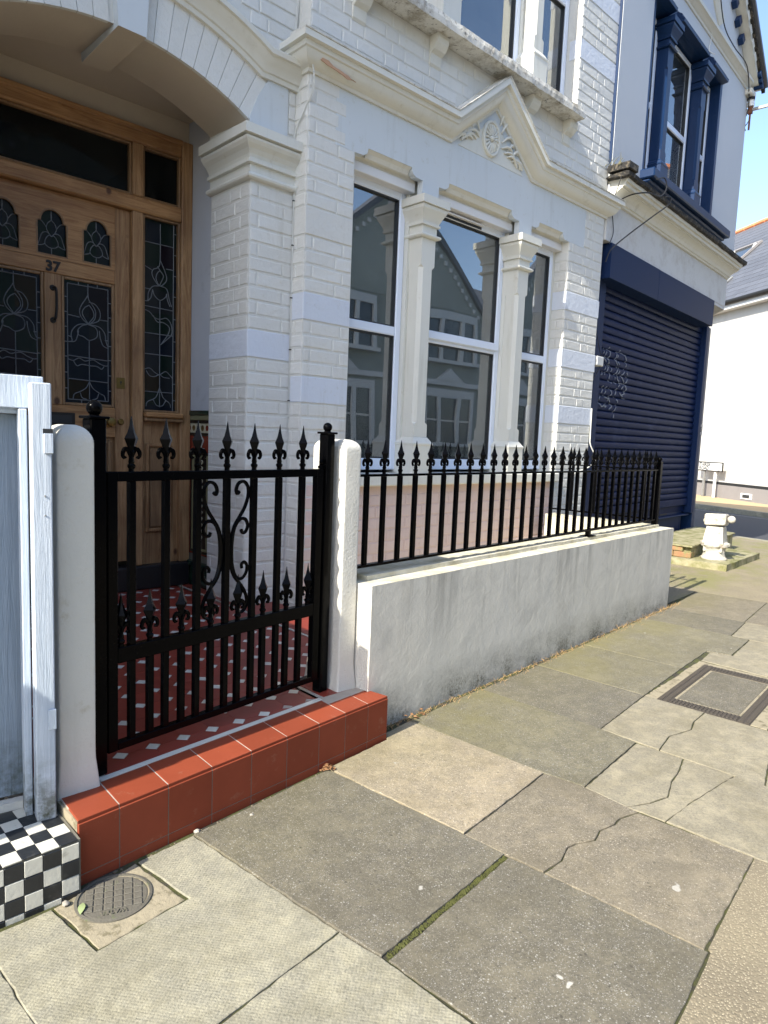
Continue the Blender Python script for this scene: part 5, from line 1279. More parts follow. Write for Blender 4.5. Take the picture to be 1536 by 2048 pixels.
# graffiti: thin strips of paint lying on the shutter face
gm = simple('faded_white_spray_paint', (.22, .24, .29), .8, .3, 60)
gr = [[(.50, 2.16), (.47, 2.08), (.55, 2.02), (.50, 1.93), (.44, 1.90)], [(.60, 2.18), (.52, 2.10), (.60, 2.05), (.58, 1.95), (.52, 1.91)], [(.56, 2.16), (.62, 2.13), (.60, 2.04), (.68, 1.98), (.63, 1.88), (.70, 1.84)],
      [(.80, 2.17), (.76, 2.08), (.83, 2.0), (.77, 1.92), (.80, 1.84)], [(.85, 2.18), (.80, 2.09), (.88, 2.0), (.82, 1.90), (.92, 1.86)], [(.80, 2.17), (.95, 2.15), (1.02, 2.08), (.99, 1.98), (.93, 1.93), (1.0, 1.86), (.94, 1.80)],
      [(1.05, 1.98), (1.08, 1.92), (1.03, 1.85), (1.06, 1.80), (1.0, 1.76)], [(.52, 1.80), (.48, 1.72), (.44, 1.66), (.50, 1.60), (.58, 1.62)], [(.60, 1.80), (.56, 1.70), (.64, 1.68), (.60, 1.60), (.55, 1.62)],
      [(.66, 1.80), (.72, 1.74), (.66, 1.68), (.74, 1.62), (.68, 1.58)], [(.84, 1.80), (.80, 1.72), (.88, 1.66), (.82, 1.58), (.80, 1.50)], [(.86, 1.82), (.94, 1.86), (1.04, 1.84), (1.06, 1.78), (.96, 1.74)], [(.9, 1.76), (1.0, 1.72), (1.08, 1.71)]]
for ln in gr:
    P = [SO @ Vector((u-.02, .0575, z)) for u, z in ln]
    b = MB(); Q = cat_(P, 5); vs = []; fs = []
    nrm = (SO.to_3x3() @ Vector((0, -1, 0)))
    for i, p in enumerate(Q):
        d = (Q[min(i+1, len(Q)-1)]-Q[max(i-1, 0)]).normalized(); a = d.cross(nrm).normalized()*.006
        zz = (p.z-.592) % .0745; bulge = .0 if .014 < zz < .060 else -.020
        vs += [p+a+nrm*(.0012+bulge), p-a+nrm*(.0012+bulge), p+a+nrm*(bulge-.004), p-a+nrm*(bulge-.004)]
    for i in range(len(Q)-1):
        a = i*4; fs += [(a, a+1, a+5, a+4), (a+2, a+6, a+7, a+3), (a, a+4, a+6, a+2), (a+1, a+3, a+7, a+5)]
    b.add(vs, fs).obj('sprayed_line', gm, rs)
# shutter box
sbx(.115, 1.285, -.155, .10, 2.735, 3.045, 'shutter_box', M['navybox'], bev=.003)
sbx(1.287, 3.09, -.155, .10, 2.735, 3.043, 'shutter_box', M['navybox'], bev=.003)
# fascia wall and cornice
poly_ = [(.01, -.085), (3.55, -.085), (4.02, .25), (4.4, .9), (4.4, 6), (.01, 6)]
MB().prism(poly_, 3.047, 3.52, 'z', SO).obj('fascia_wall', M['fascia'], sh)
MB().prism([(3.1, -.08), (3.55, -.08), (4.0, .26), (4.3, .9), (3.3, .9)], 3.01, 3.0465, 'z', SO).obj('fascia_soffit', M['fascia'], sh)
cpr = [(0, -.03), (0, .022), (.018, .026), (.020, .038), (.032, .042), (.050, .052), (.072, .074), (.088, .098), (.092, .112), (.104, .112), (.106, .136), (.134, .140), (.136, .158), (.168, .162), (.172, -.03)]
def plan_sweep(path, prof, z, amp=0):
    P = [Vector(p) for p in path]; rings = []
    Q = []
    for i in range(len(P)-1):
        n = max(1, int((P[i+1]-P[i]).length/.06)); Q += [(P[i].lerp(P[i+1], j/n), None) for j in range(n)]
    Q.append((P[-1], None)); pts = [q[0] for q in Q]
    for i, p in enumerate(pts):
        a = (pts[i]-pts[i-1]).normalized() if i else (pts[1]-pts[0]).normalized()
        c_ = (pts[i+1]-pts[i]).normalized() if i < len(pts)-1 else a
        na = Vector((a.y, -a.x)); nb = Vector((c_.y, -c_.x)); nn_ = (na+nb).normalized(); sc = 1/max(.4, nn_.dot(na))
        r_ = []
        for v, u in prof:
            q = SO @ Vector((p.x+nn_.x*u*sc, p.y+nn_.y*u*sc, z+v)); r_.append(q+(mn.noise_vector(q*6)+mn.noise_vector(q*24)*.6)*amp)
        rings.append(r_)
    k_ = len(prof); vs = [q for r_ in rings for q in r_]; fs = []
    for i in range(len(rings)-1):
        for j in range(k_): fs.append((i*k_+j, i*k_+(j+1) % k_, (i+1)*k_+(j+1) % k_, (i+1)*k_+j))
    fs += [tuple(range(k_)), tuple(range((len(rings)-1)*k_, len(rings)*k_))]
    return MB().add(vs, fs)
plan_sweep([(.03, -.085), (3.52, -.085), (3.98, .25), (4.35, .9)], cpr, 3.385, .0018).obj('shop_cornice', M['greycream'], sh)
plan_sweep([(-.04, -.085), (3.56, -.085), (4.02, .25), (4.38, .9)], [(.170, -.02), (.162, .172), (.170, .192), (.200, .198), (.206, .17), (.19, .02)], 3.385, .007).obj('rotten_lead_gutter', M['gutter'], sh)
MB().prism([(-.06, -.29), (.10, -.30), (.16, -.2), (.10, -.085), (-.05, -.085)], 3.60, 3.655, 'z', SO).obj('broken_cornice_end', M['gutter'], sh)
# upper wall: panels round the window opening (s .64..2.64, z 3.82..5.47)
OW = .10
WS0, WS1, WZ0, WZ1 = .645, 2.640, 3.825, 5.40
E_ = 3.66
def upw(s0, s1, z0, z1): sbx(s0, s1, -.12, OW, z0, z1, 'upper_wall', M['shopwall'])
upw(.0, WS0, 3.56, 5.70); upw(WS1, E_, 3.56, 5.70); upw(WS0+.0005, WS1-.0005, 3.56, WZ0); upw(WS0+.0005, WS1-.0005, 5.50, 5.70)
MB().prism([(.0, 5.7005), (E_, 5.7005), (E_, 5.72), (1.83, 7.08), (.0, 5.72)], -OW, .12, 'y', SO).obj('gable_wall', M['shopwall'], sh)
MB().box(.01, E_-.002, .125, 6, 3.53, 5.69, SO).obj('upper_body', M['shopwall'], sh)
sbx(-.014, -.001, -.12, OW-.004, 3.62, 5.72, 'navy_side_strip', M['navy'])
# roof slopes + barge boards
for sg in (-1, 1):
    ax = 1.83; ex = ax+sg*1.98; slope = .75
    P = [(ax, 7.22), (ex, 7.22-1.98*slope), (ex, 7.27-1.98*slope), (ax, 7.27)]
    MB().prism(P, -OW-.18, 6, 'y', SO).obj('roof_slope', M['slate'], sh)
    P = [(ax, 7.218), (ex, 7.218-1.98*slope), (ex-sg*.02, 7.218-1.98*slope-.02), (ex-sg*.16, 7.218-1.82*slope-.12), (ax, 7.08)]
    MB().prism(P, -OW-.11, -OW-.001, 'y', SO).obj('barge_board', M['greycream'], sh)
    P = [(ax, 7.215), (ex, 7.215-1.98*slope), (ex, 7.165-1.98*slope), (ax, 7.165)]
    MB().prism(P, -OW-.15, -OW-.111, 'y', SO).obj('barge_fillet', M['gutter'], sh)
    for i in range(13):
        d = .30+.165*i
        s_ = ax+sg*d; z_ = 7.03-d*slope
        if d < 1.42:
            T = SO @ Matrix.Translation((s_, -OW-.030, z_)) @ Matrix.Rotation(sg*math.atan(slope), 4, 'Y')
            MB().box(-.042, .042, -.030, .028, -.075, .02, T, bev=.004).obj('dentil', M['navy'], sh)
    for i in range(12):
        d = .15+.130*i; T = SO @ Matrix.Translation((ax+sg*d, -OW-.112, 7.13-d*slope)) @ Matrix.Rotation(sg*math.atan(slope), 4, 'Y')
        MB().box(-.05, .05, -.010, .0, -.045, .03, T, bev=.006).obj('carved_block', M['greycream'], sh)
# corbel at gable foot
b = MB()
for i in range(3): b.lathe([(.036, 0), (.036, .10)], 14, SO @ Matrix.Translation((3.60+.055*i, -OW-.05, 5.82-.045*i+.0)) @ Matrix.Rotation(R(90), 4, 'X'))
b.obj('corbel_scroll', M['navy'], sh, True)
sbx(3.52, 3.70, OW-.10, OW+.08, 5.60, 5.66, 'corbel_shelf', M['greycream'], bev=.01)
b = MB().sweepXZ([(0, 5.66), (3.58, 5.66)], [(0, -.02), (0, .012), (.02, .018), (.03, .035), (.055, .05), (.065, .075), (.095, .078), (.10, -.02)], 0)
b.v = [SO @ (v+Vector((0, -OW, 0))) for v in b.v]; b.obj('string_course', M['greycream'], sh, True)
# carved panel with navy oval above the window
b = MB().lathe([(.17, 0), (.17, .03), (.14, .045), (.125, .02)], 28, SO @ Matrix.Translation((1.66, -OW, 6.02)) @ Matrix.Rotation(R(90), 4, 'X') @ Matrix.Diagonal((.62, 1.2, 1, 1))); b.obj('oval_frame', M['greycream'], sh, True)
MB().lathe([(.12, 0), (.12, .03), (.06, .045), (.001, .048)], 24, SO @ Matrix.Translation((1.66, -OW, 6.02)) @ Matrix.Rotation(R(90), 4, 'X') @ Matrix.Diagonal((.62, 1.2, 1, 1))).obj('oval_boss', M['navy'], sh, True)
for sg in (-1, 1):
    b = MB().sweepXZ([(0, 0), (1, 0)], [(0, -.02), (0, .015), (.02, .03), (.05, .05), (.07, .055), (.075, -.02)], 0)
    T = SO @ Matrix.Translation((1.66, -OW, 5.80+.62)) @ Matrix.Rotation(-sg*0+ (R(38) if sg > 0 else R(180-38)), 4, 'Y') @ Matrix.Scale(.9, 4, (1, 0, 0))
    b.v = [T @ v for v in b.v]; b.obj('panel_moulding', M['greycream'], sh, True)
# navy surround, columns, sill, windows
T = SO
sbx(.60, 2.99, -.02, OW+.14, 3.735, 3.822, 'upper_sill', M['navy'], bev=.010)
sbx(.62, 2.96, OW+.001, OW+.09, 3.705, 3.734, 'sill_moulding', M['navy'], bev=.01)
def scol(c):
    o_ = column(c, 0, 3.823, 5.33, M['navy'], sh, .068, .092, .17, .12)
    return o_
objs0 = set(bpy.data.objects)
for c in (1.085, 2.075): scol(c)
for o_ in set(bpy.data.objects)-objs0: o_.data.transform(SO @ Matrix.Translation((0, -.045, 0)))
sbx(WS1-.040, WS1+.030, -.10, OW+.008, 3.823, 5.47, 'right_jamb', M['navy'], bev=.003)
sbx(WS0-.004, WS0+.030, -.10, OW+.004, 3.823, 5.40, 'left_jamb', M['navy'], bev=.003)
for (a, c_) in ((.60, 1.00), (1.19, 1.98), (2.17, 2.64)):
    prf = [(-OW-.002, 5.36), (-OW-.075, 5.372), (-OW-.080, 5.40), (-OW-.055, 5.425), (-OW-.05, 5.45), (-OW-.012, 5.475), (.10, 5.475), (.10, 5.36)]
    MB().prism(prf, a, c_, 'x', SO).obj('head_moulding', M['navy'], sh)
for (a, c_) in ((1.0005, 1.189), (1.981, 2.169)): sbx(a, c_, -.10, OW+.004, 5.331, 5.50, 'impost_block', M['navy'])
sbx(WS0+.001, WS1-.001, -.10, -.02, 5.34, 5.4995, 'head_board', M['navy'])
for (a, c_) in ((.675, 1.015), (1.165, 1.985), (2.165, 2.598)):
    window(sh, a, c_, 3.823, 5.34, .0, 4.55, .045, T=SO)
# upper room
b = MB(); b.box(.1, 3.6, 2.0, 2.05, 3.6, 5.9, SO); b.obj('room_wall', M['interior'], sh)
# (body interior is closed behind the windows, so hang curtains just behind the panes)
for (a, c_) in ((1.22, 1.42), (2.45, 2.60)):
    b = MB(); vs = []; fs = []; n = 24
    for i in range(n+1):
        s_ = a+(c_-a)*i/n; y = .088+.014*math.sin(i*1.1)
        for z in (3.9, 5.3): vs.append(SO @ Vector((s_, y, z)))
        for z in (3.9, 5.3): vs.append(SO @ Vector((s_, y+.006, z)))
    for i in range(n): q = i*4; fs += [(q, q+4, q+5, q+1), (q+2, q+3, q+7, q+6), (q+1, q+5, q+7, q+3), (q, q+2, q+6, q+4)]
    b.add(vs, fs).obj('curtain', M['curtain'], sh, True)
# little things fixed to the shop
jb = sbx(.03, .165, -.03, .08, 1.945, 2.03, 'junction_box', M['white'], None, .006); jb.parent = None; jb.matrix_parent_inverse = Matrix(); jb['label'] = 'small white electrical box on the navy shutter frame'; jb['category'] = 'electrical box'
hp_ = thing('number_plate', 'small grey number plate on the right edge of the shutter frame', 'sign', (8.9, 3.5, 1.48))
sbx(3.27, 3.42, -.018, -.010, 1.415, 1.545, 'plate', simple('grey_number_plate', (.34, .34, .36), .5), hp_)
text('number', '35', .085, M['iron'], hp_, SO @ Matrix.Translation((3.293, .008, 1.452)) @ TX, .001, True)
# cables on the shop
def cable(pts, mat, label, r=.006, nm='cable'):
    P = [SO @ Vector((s_, -o, z)) for s_, o, z in pts]
    o_ = MB().tube(cat_(P, 6), r, 6).obj(nm, M[mat], None, True); o_['label'] = label; o_['category'] = 'cable'; return o_
cable([(.50, .30, 3.66), (.62, .33, 3.70), (.66, .34, 3.62), (.55, .33, 3.52), (.35, .30, 3.50), (.20, .22, 3.46), (.12, .12, 3.40)], 'cableB', 'short looped black cable hanging over the shop gutter under the navy sill', .006)
cable([(.70, .32, 3.56), (.78, .34, 3.57), (.76, .33, 3.50), (.62, .26, 3.38), (.38, .18, 3.20), (.16, .13, 3.04), (.04, .12, 2.95), (-.0, .105, 2.85)], 'cableB', 'long black cable sagging from the shop gutter down to the shutter box', .006)
cable([(-.03, .22, 3.60), (-.05, .20, 3.48), (-.04, .16, 3.38), (.0, .12, 3.33), (.10, .10, 3.22), (.12, .10, 3.12), (.06, .10, 3.02)], 'cableB', 'thin black cable beside the broken end of the shop cornice', .004)
cable([(.02, .02, 2.6), (.06, .03, 2.3), (.13, .04, 2.12), (.15, .06, 2.03), (.14, .06, 1.95), (.08, .04, 1.84), (.0, .03, 1.72), (-.02, .02, 1.4)], 'cableB', 'thin black cable looping through the white electrical box', .003)
b = MB().tube(cat_([(5.692, 3.288, 1.55), (5.690, 3.283, 1.30), (5.70, 3.28, 1.22), (5.76, 3.26, 1.12), (5.74, 3.25, 1.06), (5.60, 3.25, 1.00), (5.48, 3.288, .96), (5.44, 3.29, .86), (5.40, 3.29, .78)], 6), .006, 6); o_ = b.obj('cable', M['cableW'], None, True)
o_['label'] = 'white cable hanging loosely at the right corner of the cream house'; o_['category'] = 'cable'
cable([(2.02, .18, 6.2), (2.3, .18, 5.85), (2.7, .18, 5.78), (3.2, .19, 5.77), (3.55, .14, 5.60), (3.64, .12, 5.45), (3.67, .07, 5.32), (3.665, .105, 5.22)], 'cableB', 'thin black cable running under the shop gable to the wall corner', .006)
cable([(2.10, .13, 5.80), (2.12, .125, 5.62), (2.10, .12, 5.50), (2.08, .19, 5.43)], 'cableW', 'short white cable hanging above the navy window head', .005)
# insulator bracket
ib = thing('insulator_bracket', 'old insulator on an iron arm sticking out from the shop corner', 'bracket', (9.4, 3.7, 5.45))
T = SO @ Matrix.Translation((3.665, .0, 5.44))
b = MB(); b.box(-.014, .014, -.62, 0.05, .0, .030, T); b.obj('arm', M['galv'], ib)
b = MB(); b.tube([(0, -.14, -.22), (0, -.14, .06)], .012, 6, T); b.box(-.02, .02, -.165, -.115, -.03, .055, T); b.obj('pin', M['rust'], ib)
MB().lathe([(.02, .05), (.042, .055), (.042, .10), (.036, .115), (.042, .125)], 14, T @ Matrix.Translation((0, -.14, 0))).obj('insulator', M['porcelain'], ib, True)
MB().lathe([(.040, .126), (.044, .15), (.036, .175), (.001, .18)], 14, T @ Matrix.Translation((0, -.14, 0))).obj('insulator_cap', M['iron'], ib, True)
MB().tube(cat_([T @ Vector(p) for p in ((0, -.14, -.1), (.0, -.08, -.18), (0, .0, -.20), (0, .02, -.17), (0, -.05, -.18), (0, -.12, -.14))], 4), .005, 5).obj('loose_wire', M['cableB'], ib, True)
# weeds growing from the broken cornice end
b = MB(); rr = random.Random(5)
for i in range(26):
    p = SO @ Vector((rr.uniform(-.10, .10), -rr.uniform(.06, .24), 3.64)); d = Vector((rr.uniform(-.06, .06), rr.uniform(-.05, .05), rr.uniform(.02, .09)))
    b.tube([p, p+d*.5+Vector((0, 0, .01)), p+d], .0035, 4, taper=[1, .8, .2])
o_ = b.obj('cornice_weeds', simple('dusty_weed', (.16, .15, .08), .8), None, kind='stuff'); o_['label'] = 'dusty weeds on the broken cornice end above the party wall'; o_['category'] = 'weeds'

# ================================================================== concrete bases, brick step, pedestal
lo = MB().prism(jag([(7.20, 2.525), (8.46, 2.625), (8.50, 3.45), (7.02, 3.55), (7.02, 3.05)][:2]+[(8.56, 3.60), (7.10, 3.62)], .006, .08, 2), -.01, .068)
lo.obj('concrete_base', M['mossconc'], label='low mossy concrete base under the broken pedestal', category='concrete slab')
bs = thing('brick_step', 'two course old brick step with a concrete top in front of the shop shutter', 'step', (7.6, 3.2, .07))
for j in range(2):
    for i in range(5):
        T = Matrix.Translation((7.26+j*.0, 2.915+i*.19+(.09 if j else 0), .069+j*.064)) @ Matrix.Rotation(.06, 4, 'Z')
        MB().box(0, .11, .0, .182, 0, .060, T, bev=.006).obj('brick', M['redbrick'], bs)
MB().prism([(7.30, 2.93), (9.0, 3.12), (9.2, 3.66), (5.75, 3.40), (5.75, 3.36), (7.30, 3.40)], .0, .188).obj('core', M['mossconc'], bs)
MB().prism(jag([(7.245, 2.90), (9.02, 3.10), (9.2, 3.66), (7.245, 3.52)], .006, .07, 8), .1885, .204).obj('step_top', M['mossconc'], bs)
pd = thing('broken_pedestal', 'small broken white stone pedestal with tilted top block and loose ball', 'pedestal', (7.45, 2.75, .068))
PT = Matrix.Translation((7.50, 2.77, .066)) @ Matrix.Rotation(R(8), 4, 'Z') @ Matrix.Diagonal((1.12, 1.12, 1.14, 1))
def lump(b, amp, seed): b.v = [v+mn.noise_vector(v*12+Vector((seed, 0, 0)))*amp+mn.noise_vector(v*40)*amp*.5 for v in b.v]; return b
lump(MB().lathe([(.112, 0), (.116, .010), (.112, .022), (.100, .030), (.092, .060), (.098, .105), (.120, .125), (.122, .150), (.108, .155), (.085, .150)], 28, PT), .005, 1).obj('urn_base', M['pedestal'], pd, True)
lump(MB().lathe([(.118, .125), (.132, .135), (.132, .160), (.112, .165)], 6, PT, rot=.5), .004, 2).obj('flange', M['pedestal'], pd)
b = MB()
for k_ in range(4):
    t = R(45+90*k_); b.box(.100*math.cos(t)-.012, .100*math.cos(t)+.012, .100*math.sin(t)-.012, .100*math.sin(t)+.012, .075, .14, PT, bev=.004)
b.obj('lug', M['pedestal'], pd)
b = MB(); vs = []; fs = []; n = 10
for i in range(n+1):
    z = .152+.155*i/n; h = .092-.022*i/n
    for (x, y) in ((-h, -h), (h, -h), (h, h), (-h, h)):
        vs.append(PT @ Vector((x, y, z)))
for i in range(n):
    for j in range(4): fs.append((i*4+j, i*4+(j+1) % 4, (i+1)*4+(j+1) % 4, (i+1)*4+j))
fs += [(0, 1, 2, 3), tuple(range(n*4, n*4+4))]
lump(b.add(vs, fs), .004, 3).obj('tapered_shaft', M['pedestal'], pd)
for (x, z, sx) in ((0, .24, .05), (0, .20, .05)):
    pass
T = PT @ Matrix.Translation((.0, .0, .312)) @ Matrix.Rotation(R(-4), 4, 'X') @ Matrix.Rotation(R(3), 4, 'Y')
lump(MB().box(-.08, .08, -.092, .092, .004, .112, T, bev=.012), .008, 4).obj('tilted_block', M['pedestal'], pd)
lump(MB().ball((.0, -.128, .062), .036, 14, T), .005, 5).obj('loose_ball', M['pedestal'], pd, True)
lump(MB().ball((-.02, .092, .05), .022, 10, T), .004, 6).obj('knob', M['pedestal'], pd, True)

# ================================================================== side street building
b1 = Vector((19.318, 7.724, 0)); ee = Vector((-.5483, -.8363, 0)); nn = Vector((-.8363, .5483, 0))
ST = Matrix(((ee.x, nn.x, 0, b1.x), (ee.y, nn.y, 0, b1.y), (0, 0, 1, 0), (0, 0, 0, 1)))   # local: s, out, z
sb_ = thing('side_street_house', 'white rendered building across the side street with slate roof', 'house', (18.5, 6.5, 0))
MB().box(-5, 9, -7, 0, .416, 4.86, ST).obj('wall', M['siderender'], sb_)
MB().box(-5, 9, -7, .035, -.1, .345, ST).obj('plinth', M['plinthgrey'], sb_)
MB().box(-5, 9, -7, .012, .3455, .4155, ST).obj('damp_course', M['blackband'], sb_)
MB().box(-5, 9, -7, .22, 4.8605, 4.92, ST).obj('white_soffit', M['white'], sb_)
MB().box(-5, 9, .221, .24, 4.86, 4.99, ST).obj('fascia_board', M['white'], sb_)
MB().lathe([(.055, -5), (.055, 9)], 12, ST @ Matrix.Translation((0, .30, 5.02)) @ Matrix.Rotation(R(90), 4, 'Y')).obj('gutter', M['blackband'], sb_)
v_ = MB(); v_.box(1.80, 2.19, .036, .055, .055, .20, ST); vn = v_.obj('air_vent', M['white'], sb_)
MB().box(1.87, 2.12, .056, .060, .085, .170, ST).obj('vent_grille', M['rubber'], vn)
rs_ = R(42); RT_ = ST @ Matrix.Translation((0, .32, 5.04)) @ Matrix.Rotation(-rs_, 4, 'X') @ Matrix.Diagonal((1, -1, 1, 1))
MB().box(-5.1, 9.1, 0, 5.4, -.10, -.004, RT_).obj('roof_deck', M['slate'], sb_)
slm = MB().box(.004, .356, 0, .30, .0, .008).mesh('roof_slate', M['slate'])
RLEN = 5.1; nrow = 21; cnt = 0; rest = MB()
tl = Matrix.Rotation(R(-1.2), 4, 'X')
for j in range(nrow):
    for i in range(-14, 25):
        s_ = i*.36+(.18 if j % 2 else 0); T = RT_ @ Matrix.Translation((s_, j*.243, 0)) @ tl
        if -3.6 < s_ < 2.6 and cnt < 290:
            o_ = bpy.data.objects.new('roof_slate', slm); T2 = T.copy()
            # keep a proper rotation: bake mirrored transform into position only
            o_.matrix_world = T; link(o_, sb_); cnt += 1
        else: rest.box(.004, .356, 0, .30, 0, .008, T)
rest.obj('slates', M['slate'], sb_, kind='stuff')
for i in range(-10, 20):
    T = RT_ @ Matrix.Translation((i*.46, RLEN, 0)); MB().box(.005, .455, -.06, .12, -.02, .075, T, bev=.02).obj('ridge_tile', M['ridge'], sb_)
# skylight + roof vent
SKX = -.95; T = RT_ @ Matrix.Translation((-2.25, 2.15, .02))
b = MB(); b.box(0, 1.15, -.05, .03, 0, .06, T); b.box(0, 1.15, 1.10, 1.18, 0, .06, T); b.box(0, .07, .031, 1.099, 0, .06, T); b.box(1.08, 1.15, .031, 1.099, 0, .06, T); b.obj('skylight_frame', M['plinthgrey'], sb_)
MB().box(.075, 1.075, .035, 1.095, .0, .02, T).obj('skylight_glass', M['oppglass'], sb_)
T2 = T @ Matrix.Translation((0, 1.05, .05)) @ Matrix.Rotation(R(22), 4, 'X')
b = MB(); b.box(.08, .15, -1.0, 0, .0, .045, T2); b.box(1.0, 1.07, -1.0, 0, .0, .045, T2); b.box(.151, .999, -1.0, -.93, 0, .045, T2); b.obj('open_sash', M['white'], sb_)
T = RT_ @ Matrix.Translation((-.70, 1.05, .012)); b = MB(); b.box(0, .42, 0, .34, 0, .05, T, bev=.01); b.obj('roof_vent', M['galv'], sb_)
# street name sign
sn = thing('street_sign', 'white street name sign on two posts against the side street wall', 'sign', (18.9, 7.1, 0))
for s_ in (.50, .95): MB().box(s_-.035, s_+.035, .17, .215, 0, .90, ST, bev=.004).obj('sign_post', M['galv'] if s_ < .6 else simple('pale_sign_post', (.6, .6, .58), .6), sn)
MB().box(.26, 1.28, .216, .240, .685, .930, ST, bev=.004).obj('sign_frame', M['iron'], sn)
MB().box(.288, 1.252, .2405, .246, .712, .905, ST).obj('sign_board', M['white'], sn)
LT = ST @ Matrix.Translation((1.235-.0, .2465, 0)) @ Matrix.Rotation(math.pi, 4, 'Z') @ TX
# text must read left to right as seen from the street: s increases to the right
LT = ST @ Matrix.Translation((.33, .2467, 0)) @ Matrix(((1, 0, 0, 0), (0, 0, 1, 0), (0, 1, 0, 0), (0, 0, 0, 1)))
t1 = text('street_name', 'THIRSK', .122, M['letter'], sn, LT @ Matrix.Translation((0, .816, 0)) @ Matrix.Diagonal((1.18, 1, 1, 1)), .0008, True)
t2 = text('street_name', 'ROAD', .122, M['letter'], sn, LT @ Matrix.Translation((0, .722, 0)) @ Matrix.Diagonal((1.18, 1, 1, 1)), .0008, True)
b = MB(); b.box(.92, 1.08, .2462, .2475, .750, .760, ST); b.obj('dead_end_bar', M['letter'], sn)
b = MB().tube(cat_([ST @ Vector(p) for p in ((1.10, .247, .79), (1.16, .247, .79), (1.175, .247, .775), (1.175, .247, .735), (1.16, .247, .722), (1.12, .247, .722))], 4), .006, 5); b.obj('dead_end_hook', M['letter'], sn)

# ================================================================== houses across the street (seen only in the window reflections)
OPPL = ['leftmost of the row, behind the camera', 'second from the left of the row', 'middle of the row, reflected in the window panes', 'fourth from the left of the row', 'rightmost of the row, farthest down the street']
def opp_house(xc, i):
    t = thing('opposite_house', 'grey gabled house across the street, '+OPPL[i], 'house', (xc, -11, 0), 'gabled houses across the street')
    y = -11.0
    MB().box(xc-4.95, xc+4.95, y-7, y, 0, 6.2).obj('wall', M['oppbrick'], t)
    MB().prism([(xc-4.8, 6.201), (xc+4.8, 6.201), (xc, 10.1)], y-.3, y+.02, 'y').obj('gable', M['oppbrick'], t)
    MB().prism([(y-.31, 6.201), (y-3.6, 8.4), (y-7, 6.201)], xc-4.95, xc+4.95, 'x').obj('roof', M['slate'], t)
    for sg in (-1, 1):
        for k_ in range(17):
            d = .25+.26*k_; T = Matrix.Translation((xc+sg*d, y+.05, 9.72-d*.8125)); MB().box(-.065, .065, 0, .05, -.07, .07, T).obj('dentil', M['opptrim'], t)
        P = [(xc, 10.12), (xc+sg*5.0, 10.12-5.0*.8125), (xc+sg*5.0, 10.34-5.0*.8125), (xc, 10.36)]
        MB().prism(P, y-.3, y+.14, 'y').obj('barge_board', M['slate'], t)
    for bx in (-2.5, 2.9):
        x0 = xc+bx-1.4
        for (z0, z1) in ((1.1, 2.9), (4.3, 5.8)):
            MB().box(x0-.05, x0+2.85, y+.001, y+.10, z1, z1+.3).obj('window_head', M['opptrim'], t)
            MB().box(x0-.15, x0+2.95, y+.001, y+.20, z0-.13, z0-.001).obj('window_sill', M['opptrim'], t)
            for c in (.03, .85, 1.95, 2.77): MB().box(x0+c-.08, x0+c+.08, y+.031, y+.12, z0, z1-.001).obj('column', M['opptrim'], t)
            f = MB().box(x0, x0+2.8, y+.001, y+.03, z0, z1-.001).obj('window', M['oppglass'], t)
            for c in (.11, .93, 2.03): MB().box(x0+c, x0+c+(.66 if c != .93 else .94), y+.0305, y+.045, (z0+z1)/2-.035, (z0+z1)/2+.035).obj('sash_bar', M['opptrim'], f)
        MB().prism([(x0+.7, 3.52), (x0+2.1, 3.52), (x0+1.4, 4.0)], y+.001, y+.15, 'y').obj('pediment', M['opptrim'], t)
    MB().box(xc-4.95, xc+4.95, y+.001, y+.13, 3.34, 3.518).obj('string_course', M['opptrim'], t)
    MB().box(xc-.45, xc+.75, y+.001, y+.06, .2, 2.4).obj('front_door', M['navy'], t)
    for q in (0, .45, .9): MB().lathe([(.13, 8.4), (.10, 9.9), (.12, 10.0)], 10, c=(xc+4.3+q, y-3.5)).obj('chimney_pot', M['opptrim'], t)
    MB().box(xc+4.0, xc+5.5, y-3.9, y-3.1, 7.0, 9.2).obj('chimney', M['oppbrick'], t)
for i in range(5): opp_house(-2.7+10*i, i)

# ================================================================== small debris along the wall and step
rr = random.Random(11)
b = MB()
for i in range(520):
    x = 1.90+rr.random()**1.2*3.4; y = wl(x)-.012-abs(rr.gauss(0, .022)); t = rr.uniform(0, 6.3); L = rr.uniform(.01, .045)*(1.5 if 4.4 < x < 5.1 or 3.2 < x < 3.5 else .8)
    p = Vector((x, y, .001)); d = Vector((math.cos(t)*L, math.sin(t)*L*.6, rr.uniform(.002, .02 if x < 4.2 else .035)))
    b.tube([p, p+d*.6+Vector((0, 0, .003)), p+d], .0009, 3, taper=[1, .8, .3])
o_ = b.obj('dry_grass', M['drygrass'], None, kind='stuff'); o_['label'] = 'dry grass and litter along the foot of the grey wall'; o_['category'] = 'dry grass'
b = MB()
def stone(b, x, y, z, r):
    o0 = len(b.v); b.ball((x, y, z+r*.35), r, 8)
    for q in range(o0, len(b.v)):
        v = b.v[q]; v.z = z+(v.z-z)*.7; b.v[q] = v+mn.noise_vector(v*60)*r*.5
for i in range(160):
    if i % 3: x = rr.uniform(.62, 1.84); y = SF(x)-.010-abs(rr.gauss(0, .010))
    else: x = rr.uniform(1.9, 4.6); y = wl(x)-.02-abs(rr.gauss(0, .02))
    stone(b, x, y, -.006, rr.uniform(.0015, .0045))
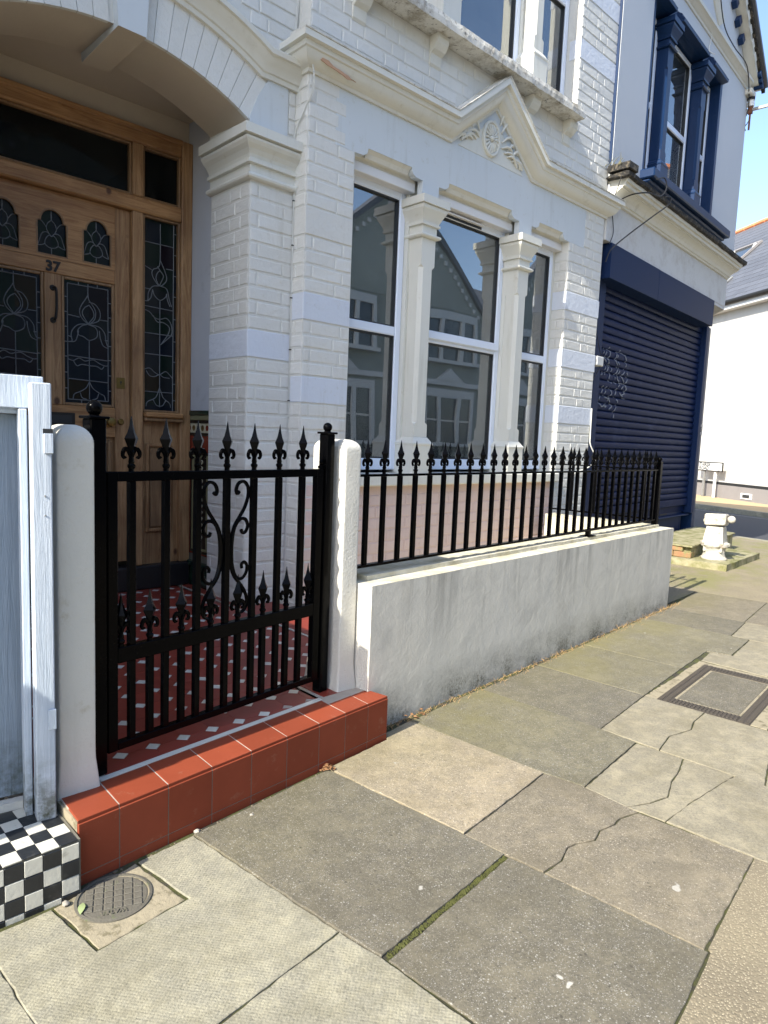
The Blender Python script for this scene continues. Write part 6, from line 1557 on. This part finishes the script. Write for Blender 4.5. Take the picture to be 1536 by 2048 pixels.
o_ = b.obj('grit', M['grit'], None, kind='stuff'); o_['label'] = 'pale grit along the foot of the red step and grey wall'; o_['category'] = 'grit'
for (x, y, r, lab) in ((.548, 1.682, .009, 'pale pebble beside the water cover under the chequered step'), (1.125, 1.735, .006, 'tiny pale stone on the dark slab below the red step'), (1.93, 1.90, .005, 'tiny white chip on the slab by the wall foot'), (.95, 1.762, .010, 'broken stone chunk in the gap under the red step')):
    b = MB(); stone(b, x, y, 0, r); o_ = b.obj('pebble', M['pebble'], None, True); o_['label'] = lab; o_['category'] = 'pebble'
# leaf on the water cover edge
b = MB(); L = .045; P = []
for i in range(9):
    t = i/8; wv = math.sin(math.pi*t)*.0085; P.append((t*L, -wv, .004*math.sin(math.pi*t))); P.append((t*L, wv, .004*math.sin(math.pi*t)))
T = Matrix.Translation((.560, 1.618, .003)) @ Matrix.Rotation(R(62), 4, 'Z')
b.add(P+[(p[0], p[1], p[2]-.0006) for p in P], [(2*i, 2*i+1, 2*i+3, 2*i+2) for i in range(8)]+[(18+2*i, 18+2*i+2, 18+2*i+3, 18+2*i+1) for i in range(8)], T)
o_ = b.obj('leaf', M['leaf']); o_['label'] = 'pale green leaf lying beside the round water cover'; o_['category'] = 'leaf'
b = MB()
for i in range(34):
    c = rr.choice(((1.50, 1.815), (1.495, 1.812), (1.97, 1.93), (2.06, 1.94), (2.12, 1.945)))
    x, y = c[0]+rr.gauss(0, .014), c[1]+rr.gauss(0, .008); s = rr.uniform(.006, .013); T = Matrix.Translation((x, y, .006+rr.random()*.012)) @ Matrix.Rotation(rr.uniform(0, 6), 4, 'Z') @ Matrix.Rotation(rr.uniform(-.9, .9), 4, 'X')
    b.add([(-s, 0, 0), (0, -s*.5, .002), (s, 0, 0), (0, s*.5, .002), (-s, 0, -.0006), (0, -s*.5, .0014), (s, 0, -.0006), (0, s*.5, .0014)], [(0, 1, 2, 3), (7, 6, 5, 4)], T)
o_ = b.obj('dead_leaves', M['deadleaf'], None, kind='stuff'); o_['label'] = 'crumpled brown leaf litter in the corner at the step end'; o_['category'] = 'dead leaves'
